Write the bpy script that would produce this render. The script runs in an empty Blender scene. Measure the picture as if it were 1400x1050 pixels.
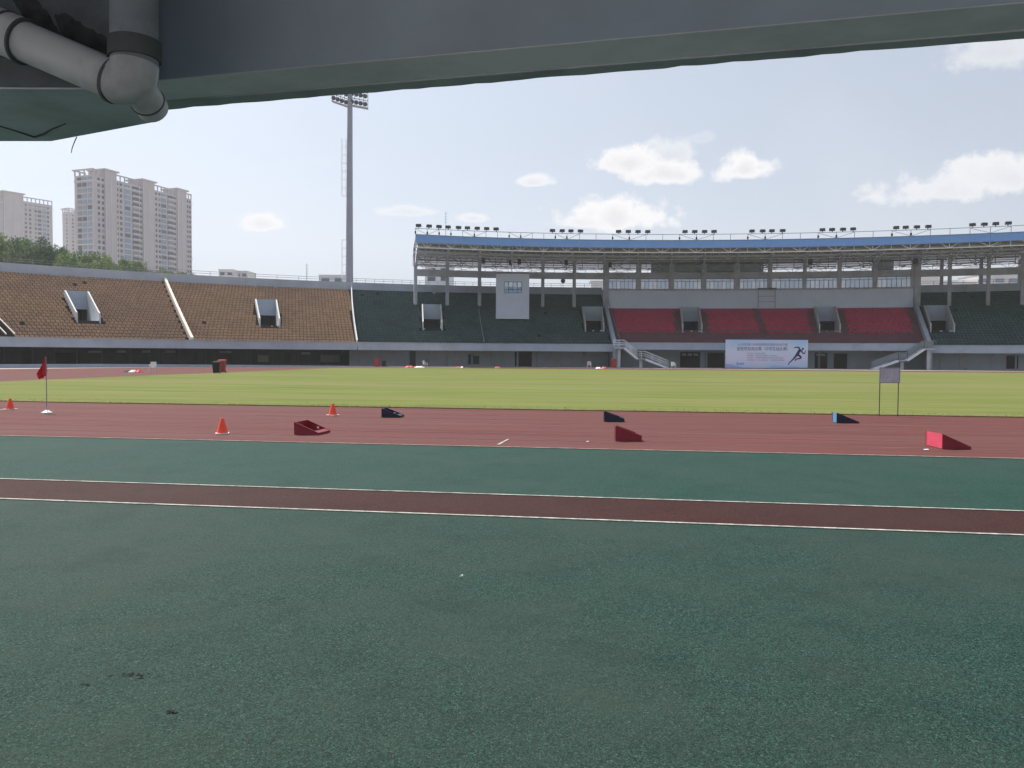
import bpy, math, random
import numpy as np
from mathutils import Vector, Matrix
random.seed(7); rng = np.random.default_rng(7)
R = math.radians
sc = bpy.context.scene
col = sc.collection

# ------------------------------------------------------------------ camera
F_PX, EYE = 1093.0, 1.65
pit, rho = math.atan(39/F_PX), .0055
cf = Vector((0, math.cos(pit), -math.sin(pit)))
r0 = Vector((1, 0, 0)); u0 = r0.cross(cf)
cr = (r0*math.cos(rho) + u0*math.sin(rho)).normalized(); cu = cr.cross(cf)
cam = bpy.data.cameras.new('camera'); camo = bpy.data.objects.new('camera', cam); col.objects.link(camo)
m = Matrix((cr, cu, -cf)).transposed().to_4x4(); m.translation = (0, 0, EYE); camo.matrix_world = m
cam.sensor_width = 36; cam.lens = 36*F_PX/1400; cam.clip_start = .05; cam.clip_end = 6000
sc.camera = camo
CAM = Vector((0, 0, EYE))
def ray(px, py): return cf + cr*((px-700)/F_PX) - cu*((py-525)/F_PX)
def atz(px, py, z): d = ray(px, py); return CAM + d*((z-EYE)/d.z)
def aty(px, py, y): d = ray(px, py); return CAM + d*(y/d.y)
def proj(p): q = Vector(p)-CAM; d = q.dot(cf); return 700+F_PX*q.dot(cr)/d, 525-F_PX*q.dot(cu)/d

# ------------------------------------------------------------------ light
SUN_AZ, SUN_EL = R(-44), R(57)          # azimuth from straight ahead, negative = to the left
sdir = Vector((math.sin(SUN_AZ)*math.cos(SUN_EL), math.cos(SUN_AZ)*math.cos(SUN_EL), math.sin(SUN_EL)))
sun = bpy.data.lights.new('sun', 'SUN'); sun.energy = 2.1; sun.angle = R(.53); sun.color = (1, .95, .87)
so = bpy.data.objects.new('sun', sun); col.objects.link(so); so.rotation_euler = sdir.to_track_quat('Z', 'Y').to_euler(); so.location = (0, 0, 60)
SKY_STRENGTH = .052
CLOUDS = [  # px, py, half width, half height in photo pixels, density
 (361,306,38,17,.9),(556,290,46,10,.55),(731,249,30,12,.8),(646,299,26,10,.6),(862,224,66,26,1.0),(905,238,62,26,1.0),(915,212,40,26,.55),
 (1017,233,46,25,1.0),(848,298,96,32,1.0),(800,304,60,18,.8),(1290,264,92,30,.7),(1372,247,78,42,.8),(1356,72,62,34,.55),(1180,265,18,7,.35),(420,222,60,10,.12),(960,190,22,12,.25)]
w = bpy.data.worlds.new('World'); sc.world = w; w.use_nodes = True
nt = w.node_tree; N = nt.nodes; L = nt.links; N.clear()
def nd(tp, **k):
    n = N.new(tp)
    for a, b in k.items(): setattr(n, a, b)
    return n
sky = nd('ShaderNodeTexSky', sky_type='NISHITA'); sky.sun_disc = False; sky.sun_elevation = SUN_EL; sky.sun_rotation = SUN_AZ
sky.air_density = 1.2; sky.dust_density = 4.0; sky.ozone_density = 1.0; sky.altitude = 50
tc = nd('ShaderNodeTexCoord')
nz = nd('ShaderNodeTexNoise'); nz.inputs['Scale'].default_value = 26; nz.inputs['Detail'].default_value = 10; nz.inputs['Roughness'].default_value = .66
L.new(tc.outputs['Generated'], nz.inputs['Vector'])
def vm(op, a, b=None):
    n = nd('ShaderNodeVectorMath', operation=op)
    for i, v in enumerate((a, b)):
        if v is None: continue
        if hasattr(v, 'links'): L.new(v, n.inputs[i])
        else: n.inputs[i].default_value = v
    return n.outputs['Value'] if op in ('DOT_PRODUCT', 'LENGTH') else n.outputs['Vector']
def mt(op, a, b=None, clamp=False):
    n = nd('ShaderNodeMath', operation=op); n.use_clamp = clamp
    for i, v in enumerate((a, b)):
        if v is None: continue
        if hasattr(v, 'links'): L.new(v, n.inputs[i])
        else: n.inputs[i].default_value = v
    return n.outputs[0]
nzc = mt('SUBTRACT', nz.outputs['Fac'], .5)
mask = None; under = None
for px, py, hw, hh, den in CLOUDS:
    c = ray(px, py).normalized(); e1 = Vector((c.y, -c.x, 0)).normalized(); e2 = e1.cross(c)
    d = vm('SUBTRACT', tc.outputs['Generated'], tuple(c))
    x = mt('MULTIPLY', vm('DOT_PRODUCT', d, tuple(e1)), F_PX/hw)
    y = mt('MULTIPLY', vm('DOT_PRODUCT', d, tuple(e2)), F_PX/hh)
    yb = mt('MULTIPLY', mt('MINIMUM', y, 0.0), .7)
    y2 = mt('ADD', y, yb)
    rr = mt('SQRT', mt('ADD', mt('MULTIPLY', x, x), mt('MULTIPLY', y2, y2)))
    vr = mt('MULTIPLY', mt('ADD', mt('SUBTRACT', .92, rr), mt('MULTIPLY', nzc, 2.3)), 2.6)
    v = mt('MULTIPLY', mt('MULTIPLY', vr, 1.0, True), den)
    s = mt('MULTIPLY', mt('SUBTRACT', vr, mt('ADD', .75, mt('MULTIPLY', y, .5))), .55, True)
    mask = v if mask is None else mt('MAXIMUM', mask, v)
    under = s if under is None else mt('MAXIMUM', under, s)
# thin cloud scattered all round the sky
nz2 = nd('ShaderNodeTexNoise'); nz2.inputs['Scale'].default_value = 3.1; nz2.inputs['Detail'].default_value = 7; nz2.inputs['Roughness'].default_value = .55
L.new(tc.outputs['Generated'], nz2.inputs['Vector'])
thin = mt('MULTIPLY', mt('MULTIPLY', mt('SUBTRACT', nz2.outputs['Fac'], .5), 2.2, True), .25)
mask = mt('MAXIMUM', mask, thin)
# hazy summer sky: the blue is pulled part of the way to white
hz = nd('ShaderNodeMix', data_type='RGBA'); hz.inputs['Factor'].default_value = .62
bw = nd('ShaderNodeRGBToBW'); L.new(sky.outputs[0], bw.inputs[0])
tint = nd('ShaderNodeMix', data_type='RGBA', blend_type='MULTIPLY'); tint.inputs['Factor'].default_value = 1
L.new(bw.outputs[0], tint.inputs['A']); tint.inputs['B'].default_value = (.87, 1.0, 1.20, 1)
L.new(sky.outputs[0], hz.inputs['A']); L.new(tint.outputs['Result'], hz.inputs['B'])
CLOUD_V = 6.75
even = nd('ShaderNodeMix', data_type='RGBA'); even.inputs['Factor'].default_value = .36
L.new(hz.outputs['Result'], even.inputs['A']); even.inputs['B'].default_value = (4.75, 5.2, 6.1, 1); hz = even
ccol = nd('ShaderNodeMix', data_type='RGBA'); L.new(under, ccol.inputs['Factor'])
ccol.inputs['A'].default_value = (CLOUD_V, CLOUD_V*.99, CLOUD_V*.99, 1); ccol.inputs['B'].default_value = (CLOUD_V*.83, CLOUD_V*.82, CLOUD_V*.855, 1)
mx = nd('ShaderNodeMix', data_type='RGBA'); L.new(mask, mx.inputs['Factor']); L.new(hz.outputs['Result'], mx.inputs['A']); L.new(ccol.outputs['Result'], mx.inputs['B'])
bg = nd('ShaderNodeBackground'); bg.inputs['Strength'].default_value = SKY_STRENGTH; L.new(mx.outputs['Result'], bg.inputs['Color'])
wo = nd('ShaderNodeOutputWorld'); L.new(bg.outputs[0], wo.inputs['Surface'])
vs = sc.view_settings; vs.view_transform = 'Standard'; vs.look = 'None'; vs.gamma = 1; vs.exposure = 1.45; vs.use_curve_mapping = False
cy = sc.cycles; cy.max_bounces = 6; cy.diffuse_bounces = 4; cy.glossy_bounces = 3; cy.transmission_bounces = 4; cy.volume_bounces = 1
cy.use_denoising = True; cy.sample_clamp_indirect = 6

# ------------------------------------------------------------------ materials
MATS = {}
def mat(name, c1, c2=None, scale=3.0, rough=.75, bump=0.0, bscale=None, detail=5, spec=.2, stretch=(1, 1, 1), c3=None, s3=.3, a3=.5, metal=0.0, cell=False, bdist=.02, world=False, turn=0.0):
    """colour c1 mottled with c2 at a given scale, blotched with c3 at scale s3"""
    if name in MATS: return MATS[name]
    M = bpy.data.materials.new(name); M.use_nodes = True; t = M.node_tree; n, l = t.nodes, t.links
    b = n['Principled BSDF']; b.inputs['Roughness'].default_value = rough; b.inputs['Specular IOR Level'].default_value = spec; b.inputs['Metallic'].default_value = metal
    tcn = n.new('ShaderNodeTexCoord'); mp = n.new('ShaderNodeMapping'); mp.inputs['Scale'].default_value = stretch
    src = tcn.outputs['Object']
    if world: src = n.new('ShaderNodeNewGeometry').outputs['Position']
    if turn:
        m0 = n.new('ShaderNodeMapping'); m0.inputs['Rotation'].default_value = (0, 0, turn); l.new(src, m0.inputs['Vector']); src = m0.outputs[0]
    l.new(src, mp.inputs['Vector'])
    out = None
    if c2 is not None:
        if cell:
            tx = n.new('ShaderNodeTexVoronoi'); tx.inputs['Scale'].default_value = scale; sep = n.new('ShaderNodeSeparateColor'); l.new(tx.outputs['Color'], sep.inputs[0]); fac = sep.outputs[0]
        else:
            tx = n.new('ShaderNodeTexNoise'); tx.inputs['Scale'].default_value = scale; tx.inputs['Detail'].default_value = detail; tx.inputs['Roughness'].default_value = .6
            rp = n.new('ShaderNodeMapRange'); rp.inputs['From Min'].default_value = .3; rp.inputs['From Max'].default_value = .7; l.new(tx.outputs['Fac'], rp.inputs['Value']); fac = rp.outputs[0]
        l.new(mp.outputs[0], tx.inputs['Vector'])
        mixn = n.new('ShaderNodeMix'); mixn.data_type = 'RGBA'; mixn.inputs['A'].default_value = (*c1, 1); mixn.inputs['B'].default_value = (*c2, 1); l.new(fac, mixn.inputs['Factor']); out = mixn.outputs['Result']
        if c3 is not None:
            t3 = n.new('ShaderNodeTexNoise'); t3.inputs['Scale'].default_value = s3; t3.inputs['Detail'].default_value = 6; t3.inputs['Roughness'].default_value = .65; l.new(mp.outputs[0], t3.inputs['Vector'])
            r3 = n.new('ShaderNodeMapRange'); r3.inputs['From Min'].default_value = .45; r3.inputs['From Max'].default_value = .72; r3.inputs['To Max'].default_value = a3; l.new(t3.outputs['Fac'], r3.inputs['Value'])
            m3 = n.new('ShaderNodeMix'); m3.data_type = 'RGBA'; l.new(r3.outputs[0], m3.inputs['Factor']); l.new(out, m3.inputs['A']); m3.inputs['B'].default_value = (*c3, 1); out = m3.outputs['Result']
        l.new(out, b.inputs['Base Color'])
    else:
        b.inputs['Base Color'].default_value = (*c1, 1)
    if bump:
        tb = n.new('ShaderNodeTexNoise'); tb.inputs['Scale'].default_value = bscale or scale*4; tb.inputs['Detail'].default_value = 4; l.new(mp.outputs[0], tb.inputs['Vector'])
        bp = n.new('ShaderNodeBump'); bp.inputs['Strength'].default_value = bump; bp.inputs['Distance'].default_value = bdist; l.new(tb.outputs['Fac'], bp.inputs['Height']); l.new(bp.outputs[0], b.inputs['Normal'])
    MATS[name] = M
    return M

def rubber(name, lo, mid, hi, dirt, gran=150.0):
    """granulated rubber surfacing: rubber crumbs of several shades with dark pits, worn and dusty in patches"""
    M = bpy.data.materials.new(name); M.use_nodes = True; t = M.node_tree; n, l = t.nodes, t.links
    b = n['Principled BSDF']; b.inputs['Roughness'].default_value = .72; b.inputs['Specular IOR Level'].default_value = .10
    tcn = n.new('ShaderNodeTexCoord'); P = tcn.outputs['Object']
    def noise(s, d, r=.6, v=P):
        q = n.new('ShaderNodeTexNoise'); q.inputs['Scale'].default_value = s; q.inputs['Detail'].default_value = d; q.inputs['Roughness'].default_value = r; l.new(v, q.inputs['Vector']); return q.outputs['Fac']
    def rng_(f, a, b_, c=0., d=1.):
        q = n.new('ShaderNodeMapRange'); q.inputs['From Min'].default_value = a; q.inputs['From Max'].default_value = b_; q.inputs['To Min'].default_value = c; q.inputs['To Max'].default_value = d; l.new(f, q.inputs['Value']); return q.outputs[0]
    def mix(f, A, B, bt='MIX'):
        q = n.new('ShaderNodeMix'); q.data_type = 'RGBA'; q.blend_type = bt
        for k, v in (('Factor', f), ('A', A), ('B', B)):
            if hasattr(v, 'links'): l.new(v, q.inputs[k])
            else: q.inputs[k].default_value = v if k == 'Factor' else (*v, 1)
        return q.outputs['Result']
    wv = n.new('ShaderNodeVectorMath'); wv.operation = 'ADD'; l.new(P, wv.inputs[0])
    wn = n.new('ShaderNodeTexNoise'); wn.inputs['Scale'].default_value = 60; l.new(P, wn.inputs['Vector'])
    ws = n.new('ShaderNodeVectorMath'); ws.operation = 'SCALE'; ws.inputs['Scale'].default_value = .003; l.new(wn.outputs['Color'], ws.inputs[0]); l.new(ws.outputs[0], wv.inputs[1])
    vo = n.new('ShaderNodeTexVoronoi'); vo.inputs['Scale'].default_value = gran; vo.inputs['Randomness'].default_value = 1; l.new(wv.outputs[0], vo.inputs['Vector'])
    sep = n.new('ShaderNodeSeparateColor'); l.new(vo.outputs['Color'], sep.inputs[0])
    vo2 = n.new('ShaderNodeTexVoronoi'); vo2.inputs['Scale'].default_value = gran*.42; l.new(wv.outputs[0], vo2.inputs['Vector'])
    sep2 = n.new('ShaderNodeSeparateColor'); l.new(vo2.outputs['Color'], sep2.inputs[0])
    c = mix(rng_(sep.outputs[0], .0, 1.0), tuple(x*.5 for x in lo), tuple(x*1.15 for x in mid))
    c = mix(rng_(sep.outputs[1], .90, .99, 0, .6), c, hi)
    c = mix(rng_(sep2.outputs[0], .0, .22, .5, 0), c, tuple(x*.35 for x in lo))
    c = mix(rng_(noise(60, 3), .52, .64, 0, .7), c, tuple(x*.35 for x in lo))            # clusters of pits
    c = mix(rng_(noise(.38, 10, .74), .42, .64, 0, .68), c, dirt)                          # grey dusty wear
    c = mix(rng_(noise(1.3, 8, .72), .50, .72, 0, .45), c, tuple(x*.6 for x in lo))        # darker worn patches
    l.new(c, b.inputs['Base Color'])
    hgt = n.new('ShaderNodeMath'); hgt.operation = 'ADD'; l.new(rng_(vo.outputs['Distance'], 0, .7, 1, 0), hgt.inputs[0]); l.new(noise(40, 4), hgt.inputs[1])
    bp = n.new('ShaderNodeBump'); bp.inputs['Strength'].default_value = .6; bp.inputs['Distance'].default_value = .003; l.new(hgt.outputs[0], bp.inputs['Height']); l.new(bp.outputs[0], b.inputs['Normal'])
    MATS[name] = M
    return M

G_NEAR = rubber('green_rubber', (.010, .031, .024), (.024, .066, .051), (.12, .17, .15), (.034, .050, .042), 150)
G_FAR = rubber('green_rubber_strip', (.010, .040, .030), (.022, .074, .057), (.08, .14, .115), (.032, .054, .046), 130)
R_RUN = rubber('brown_red_rubber', (.026, .009, .007), (.064, .020, .016), (.13, .06, .05), (.040, .021, .018), 130)
R_TRK = mat('track_red', (.090, .030, .027), (.142, .050, .045), 1.0, .8, .3, 60, stretch=(.10, 4.0, 1), c3=(.122, .062, .058), s3=.35, a3=.8, bdist=.004, spec=.1, turn=R(8.5))
GRASS = mat('lawn', (.096, .133, .029), (.172, .182, .058), .5, .9, .3, 30, turn=R(8.5), stretch=(.22, 1.6, 1), c3=(.185, .170, .076), s3=.10, a3=.95, spec=.05)
BLADE = mat('grass_blade', (.115, .155, .032), (.20, .205, .065), 1.5, .8, spec=.15)
APRON = mat('apron_concrete', (.40, .35, .325), (.46, .41, .38), .8, .9, c3=(.32, .28, .26), s3=.15)
LINE3 = mat('nearly_gone_line', (.24, .15, .13), (.14, .06, .058), 5, .8, c3=(.115, .045, .043), s3=1.2, a3=.95, stretch=(.3, 1, 1))
LINE = mat('worn_white_line', (.36, .31, .26), (.17, .12, .105), 12, .8, c3=(.12, .065, .058), s3=3, a3=.9)
LINE2 = mat('runway_white_line', (.54, .53, .48), (.24, .24, .21), 22, .8, c3=(.10, .10, .085), s3=7, a3=.9)
CONC = mat('grey_white_paint', (.40, .46, .55), (.45, .51, .60), .6, .7, c3=(.30, .33, .38), s3=.35, a3=.6)
PRESS = mat('press_box_paint', (.60, .68, .84), (.64, .72, .86), .6, .7, c3=(.52, .59, .72), s3=.25, a3=.5)
CONC2 = mat('grey_concrete', (.42, .455, .53), (.47, .50, .57), 1.2, .8, c3=(.22, .21, .21), s3=.4, a3=.7)
WALLD = mat('shaded_recess_wall', (.085, .098, .105), (.115, .128, .135), .8, .75, c3=(.05, .055, .06), s3=.3)  # shade under the orange stand put into the wall colour
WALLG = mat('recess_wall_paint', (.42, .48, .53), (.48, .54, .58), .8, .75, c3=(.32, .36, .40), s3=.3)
WHITE = mat('white_paint', (.50, .52, .53), (.58, .59, .60), 1.5, .6, c3=(.38, .37, .35), s3=.8)
BEIGE = mat('beige_rail_paint', (.60, .52, .44), (.68, .60, .52), 2, .6)
TERR = mat('terrace_concrete', (.052, .044, .044), (.075, .064, .062), 1.5, .9)
TERR_G = mat('terrace_green', (.016, .026, .030), (.024, .036, .040), 1.5, .9)
TERR_R = mat('terrace_maroon', (.14, .060, .078), (.17, .075, .092), 1.5, .85, c3=(.15, .12, .12), s3=.5)
SEAT_O = mat('orange_seat', (.38, .25, .16), (.52, .345, .22), 2.1, .6, world=True, cell=True, c3=(.27, .19, .155), s3=.13, a3=.55)
SEAT_G = mat('green_seat', (.040, .082, .084), (.068, .122, .124), 2.1, .65, world=True, cell=True, c3=(.022, .032, .038), s3=.2)
SEAT_R = mat('red_seat', (.43, .024, .075), (.54, .042, .11), 2.1, .5, world=True, cell=True, c3=(.30, .04, .08), s3=.3)
BLUE = mat('blue_fascia', (.18, .36, .76), (.20, .385, .78), .6, .45, c3=(.24, .39, .72), s3=.4)
STEEL_W = mat('white_steel', (.80, .82, .85), (.84, .86, .88), 3, .5)
STEEL_G = mat('grey_steel', (.22, .24, .27), (.28, .30, .33), 3, .5, metal=.2)
STEEL_D = mat('dark_steel', (.05, .055, .065), (.075, .08, .09), 3, .5)
DECK = mat('roof_deck_underside', (.68, .74, .86), (.74, .79, .89), .8, .7, c3=(.54, .59, .68), s3=.3)
GLASS = mat('blue_window_glass', (.38, .60, .95), (.46, .68, .97), .9, .15, spec=.5)
FRAME_B = mat('blue_window_frame', (.025, .085, .27), (.035, .105, .31), 3, .4)
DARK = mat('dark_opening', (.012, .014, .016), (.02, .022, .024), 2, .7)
BLACKP = mat('black_plastic', (.012, .013, .015), (.02, .021, .023), 6, .4)
RED = mat('red_paint', (.42, .03, .035), (.52, .05, .05), 5, .45)
CONE = mat('orange_red_plastic', (.85, .085, .04), (.95, .12, .06), 8, .45)
PLASW = mat('white_plastic', (.72, .72, .72), (.80, .80, .79), 6, .4)

# ------------------------------------------------------------------ mesh helpers
class MB:
    def __init__(s): s.v = []; s.f = []
    def add(s, vs, fs):
        o = len(s.v); s.v += [tuple(p) for p in vs]; s.f += [tuple(i+o for i in q) for q in fs]
    def box(s, c, sz, rz=0.0, ax=None):
        X, Y, Z = ax or (Vector((math.cos(rz), math.sin(rz), 0)), Vector((-math.sin(rz), math.cos(rz), 0)), Vector((0, 0, 1)))
        c = Vector(c); hx, hy, hz_ = [q/2 for q in sz]
        s.add([c+X*(a*hx)+Y*(b*hy)+Z*(d*hz_) for a in (-1, 1) for b in (-1, 1) for d in (-1, 1)],
              [(0, 1, 3, 2), (4, 6, 7, 5), (0, 4, 5, 1), (2, 3, 7, 6), (0, 2, 6, 4), (1, 5, 7, 3)])
    def bar(s, a, b, wd, ht=None, up=Vector((0, 0, 1))):
        a, b = Vector(a), Vector(b); d = b-a
        if d.length < 1e-6: return
        Z = d.normalized(); X = Z.cross(up)
        X = X.normalized() if X.length > 1e-4 else Vector((1, 0, 0)); Y = X.cross(Z)
        s.box((a+b)/2, (wd, ht or wd, d.length), ax=(X, Y, Z))
    def tube(s, pts, rad, n=12, caps=True):
        pts = [Vector(p) for p in pts]; rads = rad if isinstance(rad, (list, tuple)) else [rad]*len(pts)
        o = len(s.v); X = None
        for i, p in enumerate(pts):
            d = (pts[min(i+1, len(pts)-1)]-pts[max(i-1, 0)]).normalized()
            if X is None: X = d.orthogonal().normalized()
            X = (X - d*X.dot(d)).normalized(); Y = d.cross(X)
            s.v += [tuple(p+(X*math.cos(2*math.pi*k/n)+Y*math.sin(2*math.pi*k/n))*rads[i]) for k in range(n)]
        for i in range(len(pts)-1):
            for k in range(n):
                s.f.append((o+i*n+k, o+i*n+(k+1) % n, o+(i+1)*n+(k+1) % n, o+(i+1)*n+k))
        if caps: s.f += [tuple(o+k for k in range(n))[::-1], tuple(o+(len(pts)-1)*n+k for k in range(n))]
    def prism(s, poly, z0, z1):
        n = len(poly); o = len(s.v)
        s.v += [(p[0], p[1], z0) for p in poly]+[(p[0], p[1], z1) for p in poly]
        s.f += [tuple(o+i for i in range(n))[::-1], tuple(o+n+i for i in range(n))]+[(o+i, o+(i+1) % n, o+n+(i+1) % n, o+n+i) for i in range(n)]
    def lathe(s, c, prof, n=16):
        o = len(s.v); c = Vector(c)
        for r_, z in prof: s.v += [(c.x+r_*math.cos(2*math.pi*k/n), c.y+r_*math.sin(2*math.pi*k/n), c.z+z) for k in range(n)]
        for i in range(len(prof)-1):
            for k in range(n): s.f.append((o+i*n+k, o+i*n+(k+1) % n, o+(i+1)*n+(k+1) % n, o+(i+1)*n+k))
        s.f += [tuple(o+k for k in range(n))[::-1], tuple(o+(len(prof)-1)*n+k for k in range(n))]
    def sweep(s, prof, path):
        """closed profile of (o, z) points swept along path: list of functions o,z -> point"""
        n = len(prof); o = len(s.v)
        for fn in path: s.v += [tuple(fn(a, b)) for a, b in prof]
        for i in range(len(path)-1):
            for k in range(n): s.f.append((o+i*n+k, o+(i+1)*n+k, o+(i+1)*n+(k+1) % n, o+i*n+(k+1) % n))
        s.f += [tuple(o+k for k in range(n)), tuple(o+(len(path)-1)*n+k for k in range(n))[::-1]]
    def build(s, name, material, parent=None, smooth=False):
        me = bpy.data.meshes.new(name); org = root_loc(parent)
        me.from_pydata([(x-org.x, y-org.y, z-org.z) for x, y, z in s.v], [], s.f); me.update()
        if material: me.materials.append(material)
        if smooth:
            for p in me.polygons: p.use_smooth = True
            try: me.set_sharp_from_angle(angle=R(40))
            except Exception: pass
        o = bpy.data.objects.new(name, me); col.objects.link(o)
        if parent: o.parent = parent
        return o
def root_loc(p):
    if p is None: return Vector((0, 0, 0))
    while p.parent: p = p.parent
    return p.location.copy()
def tag(o, label=None, cat=None, group=None, kind=None):
    for k, v in (('label', label), ('category', cat), ('group', group), ('kind', kind)):
        if v: o[k] = v
    return o
def thing(name, label, cat, loc=(0, 0, 0), group=None):
    o = bpy.data.objects.new(name, None); col.objects.link(o); o.location = loc; o.empty_display_size = .2
    return tag(o, label, cat, group)
def struct(name, mb, material): return tag(mb.build(name, material), kind='structure')
def inst(src, name, parent, loc, rz=0.0, sc_=None):
    """a part that shares src's mesh, placed at a world position"""
    o = bpy.data.objects.new(name, src); col.objects.link(o); o.parent = parent
    o.location = Vector(loc)-root_loc(parent); o.rotation_euler = (0, 0, rz)
    if sc_: o.scale = sc_
    return o
def dup(root, loc, rz=None, label=None):
    r_ = root.copy(); col.objects.link(r_); r_.location = loc
    if rz is not None: r_.rotation_euler = (0, 0, rz)
    if label: r_['label'] = label
    for ch in list(root.children):
        c = ch.copy(); col.objects.link(c); c.parent = r_
        for g in list(ch.children):
            d = g.copy(); col.objects.link(d); d.parent = c
    return r_

# ------------------------------------------------------------------ stadium frame: u along the home straight, v across it
TH = R(8.5); CT, ST = math.cos(TH), math.sin(TH)
def W(u, v, z=0.0): return Vector((u*CT+v*ST, -u*ST+v*CT, z))
VIN, VC, RIN = 23.9, 60.4, 36.5
LANE = 1.22
UL, UR = -17.2, 67.2
def oval(r, n=48):
    pts = []
    for k in range(n+1):
        a = -math.pi/2+math.pi*k/n; pts.append((UR+r*math.cos(a), VC+r*math.sin(a)))
    for k in range(n+1):
        a = math.pi/2+math.pi*k/n; pts.append((UL+r*math.cos(a), VC+r*math.sin(a)))
    return pts
def sheet(name, poly, z, material, thick=0.0):
    mb = MB(); n = len(poly); top = [W(u, v, z) for u, v in poly]
    mb.add(top, [tuple(range(n))])
    if thick:
        mb.add(top+[W(u, v, z-thick) for u, v in poly], [(i, (i+1) % n, n+(i+1) % n, n+i)[::-1] for i in range(n)])
    return struct(name, mb, material)
g = MB(); g.add([(-3000, -1500, 0), (3000, -1500, 0), (3000, 4500, 0), (-3000, 4500, 0)], [(0, 1, 2, 3)])
struct('ground', g, APRON)
V_TRK = VIN-8*LANE-.05
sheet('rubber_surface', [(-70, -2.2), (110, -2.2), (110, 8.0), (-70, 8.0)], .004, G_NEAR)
sheet('rubber_surface', [(-70, 9.27), (110, 9.27), (110, V_TRK), (-70, V_TRK)], .004, G_FAR)
sheet('runway', [(-70, 8.0), (110, 8.0), (110, 9.27), (-70, 9.27)], .004, R_RUN)
sheet('track', oval(RIN+8*LANE+.05), .008, R_TRK)
for v, wd, mtl in ((8.0, .048, LINE2), (9.27, .042, LINE2)):
    sheet('runway_line', [(-70, v-wd/2), (110, v-wd/2), (110, v+wd/2), (-70, v+wd/2)], .012, mtl)
for k in range(1, 9):
    r_ = RIN+k*LANE; wd = .05 if k < 8 else .075
    a, b = oval(r_-wd/2), oval(r_+wd/2); n = len(a); mb = MB()
    mb.add([W(u, v, .013) for u, v in a]+[W(u, v, .013) for u, v in b], [(i, n+i, n+(i+1) % n, (i+1) % n) for i in range(n)])
    struct('lane_line', mb, LINE if k == 8 else LINE3)
# infield: straight end lines, corners following the bend
ug = -35.0; vv = math.sqrt(RIN**2-(ug-UL)**2)
a0 = math.asin((UL-ug)/RIN)
poly = [(UL+RIN*math.cos(a), VC+RIN*math.sin(a)) for a in [math.pi*1.5-a0*(1-k/12) for k in range(13)]]
ur = UR+(UL-ug)
poly += [(UR+RIN*math.cos(a), VC+RIN*math.sin(a)) for a in [-math.pi/2+a0*k/12 for k in range(13)]]
poly += [(UR+RIN*math.cos(a), VC+RIN*math.sin(a)) for a in [math.pi/2-a0*(1-k/12) for k in range(13)]]
poly += [(UL+RIN*math.cos(a), VC+RIN*math.sin(a)) for a in [math.pi/2+a0*k/12 for k in range(13)]]
sheet('infield', poly, .035, GRASS, .034)
# grass blades along the near part of the infield
nb = 9000
bu = rng.uniform(-26, 42, nb); bv = VIN-.03+(rng.random(nb)**2.0)*1.6+.05*np.sin(bu*2.1)*np.sin(bu*.77)
keep = (bu > UL-1) | (np.hypot(bu-UL, bv-VC) < RIN-.05); bu, bv = bu[keep], bv[keep]; nb = len(bu)
bh = rng.uniform(.005, .018, nb)*(1-.3*(bv-VIN)/2.2); ba = rng.uniform(0, 6.28, nb); bw_ = rng.uniform(.012, .03, nb)*1
X, Y = bu*CT+bv*ST, -bu*ST+bv*CT
vv_ = np.zeros((nb, 3, 3)); vv_[:, 0] = np.stack([X-np.cos(ba)*bw_, Y-np.sin(ba)*bw_, np.full(nb, .033)], 1); vv_[:, 1] = np.stack([X+np.cos(ba)*bw_, Y+np.sin(ba)*bw_, np.full(nb, .033)], 1)
vv_[:, 2] = np.stack([X+rng.normal(0, .015, nb), Y+rng.normal(0, .015, nb), .033+bh], 1)
def np_mesh(name, verts, faces, material, parent=None):
    me = bpy.data.meshes.new(name); org = root_loc(parent)
    me.vertices.add(len(verts)); me.vertices.foreach_set('co', (verts-np.array(org)).astype(np.float32).ravel())
    nf, k = faces.shape; me.loops.add(nf*k); me.loops.foreach_set('vertex_index', faces.astype(np.int32).ravel())
    me.polygons.add(nf); me.polygons.foreach_set('loop_start', np.arange(0, nf*k, k, dtype=np.int32)); me.polygons.foreach_set('loop_total', np.full(nf, k, dtype=np.int32))
    me.update(calc_edges=True); me.shade_flat(); me.materials.append(material)
    o = bpy.data.objects.new(name, me); col.objects.link(o)
    if parent: o.parent = parent
    return o
tag(np_mesh('grass', vv_.reshape(-1, 3), np.arange(nb*3).reshape(-1, 3), BLADE), kind='stuff')
# small start mark and the white mark by the left cone
def strip(p, q, wd, z=.017, name='track_mark', material=LINE2):
    p, q = Vector(p), Vector(q); d = (q-p).normalized(); s = Vector((-d.y, d.x, 0))*wd/2
    mb = MB(); mb.add([(a.x, a.y, z) for a in (p-s, q-s, q+s, p+s)], [(0, 1, 2, 3)]); return struct(name, mb, material)
strip(atz(681, 609, 0), atz(695, 601.5, 0), .05)
strip(atz(-12, 562.2, 0), atz(23, 559.3, 0), .14)

SCAR = mat('bare_binder', (.010, .014, .013), (.022, .028, .026), 60, .8)
for px, py, ln, wd, k_ in ((178, 922, .12, .022, 26), (235, 972, .04, .015, 10), (120, 935, .03, .012, 5)):
    c0_ = atz(px, py, .009); mb = MB()
    for _ in range(k_):
        c = c0_+Vector((random.gauss(0, ln*.5), random.gauss(0, wd*.6), 0)); n = 7; r_ = random.uniform(.004, .012)
        pts_ = [c+Vector((math.cos(6.283*k/n)*r_*random.uniform(.6, 1.5), math.sin(6.283*k/n)*r_*random.uniform(.5, 1.0), 0)) for k in range(n)]
        mb.add(pts_, [tuple(range(n))])
    struct('worn_pit', mb, SCAR)

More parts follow.
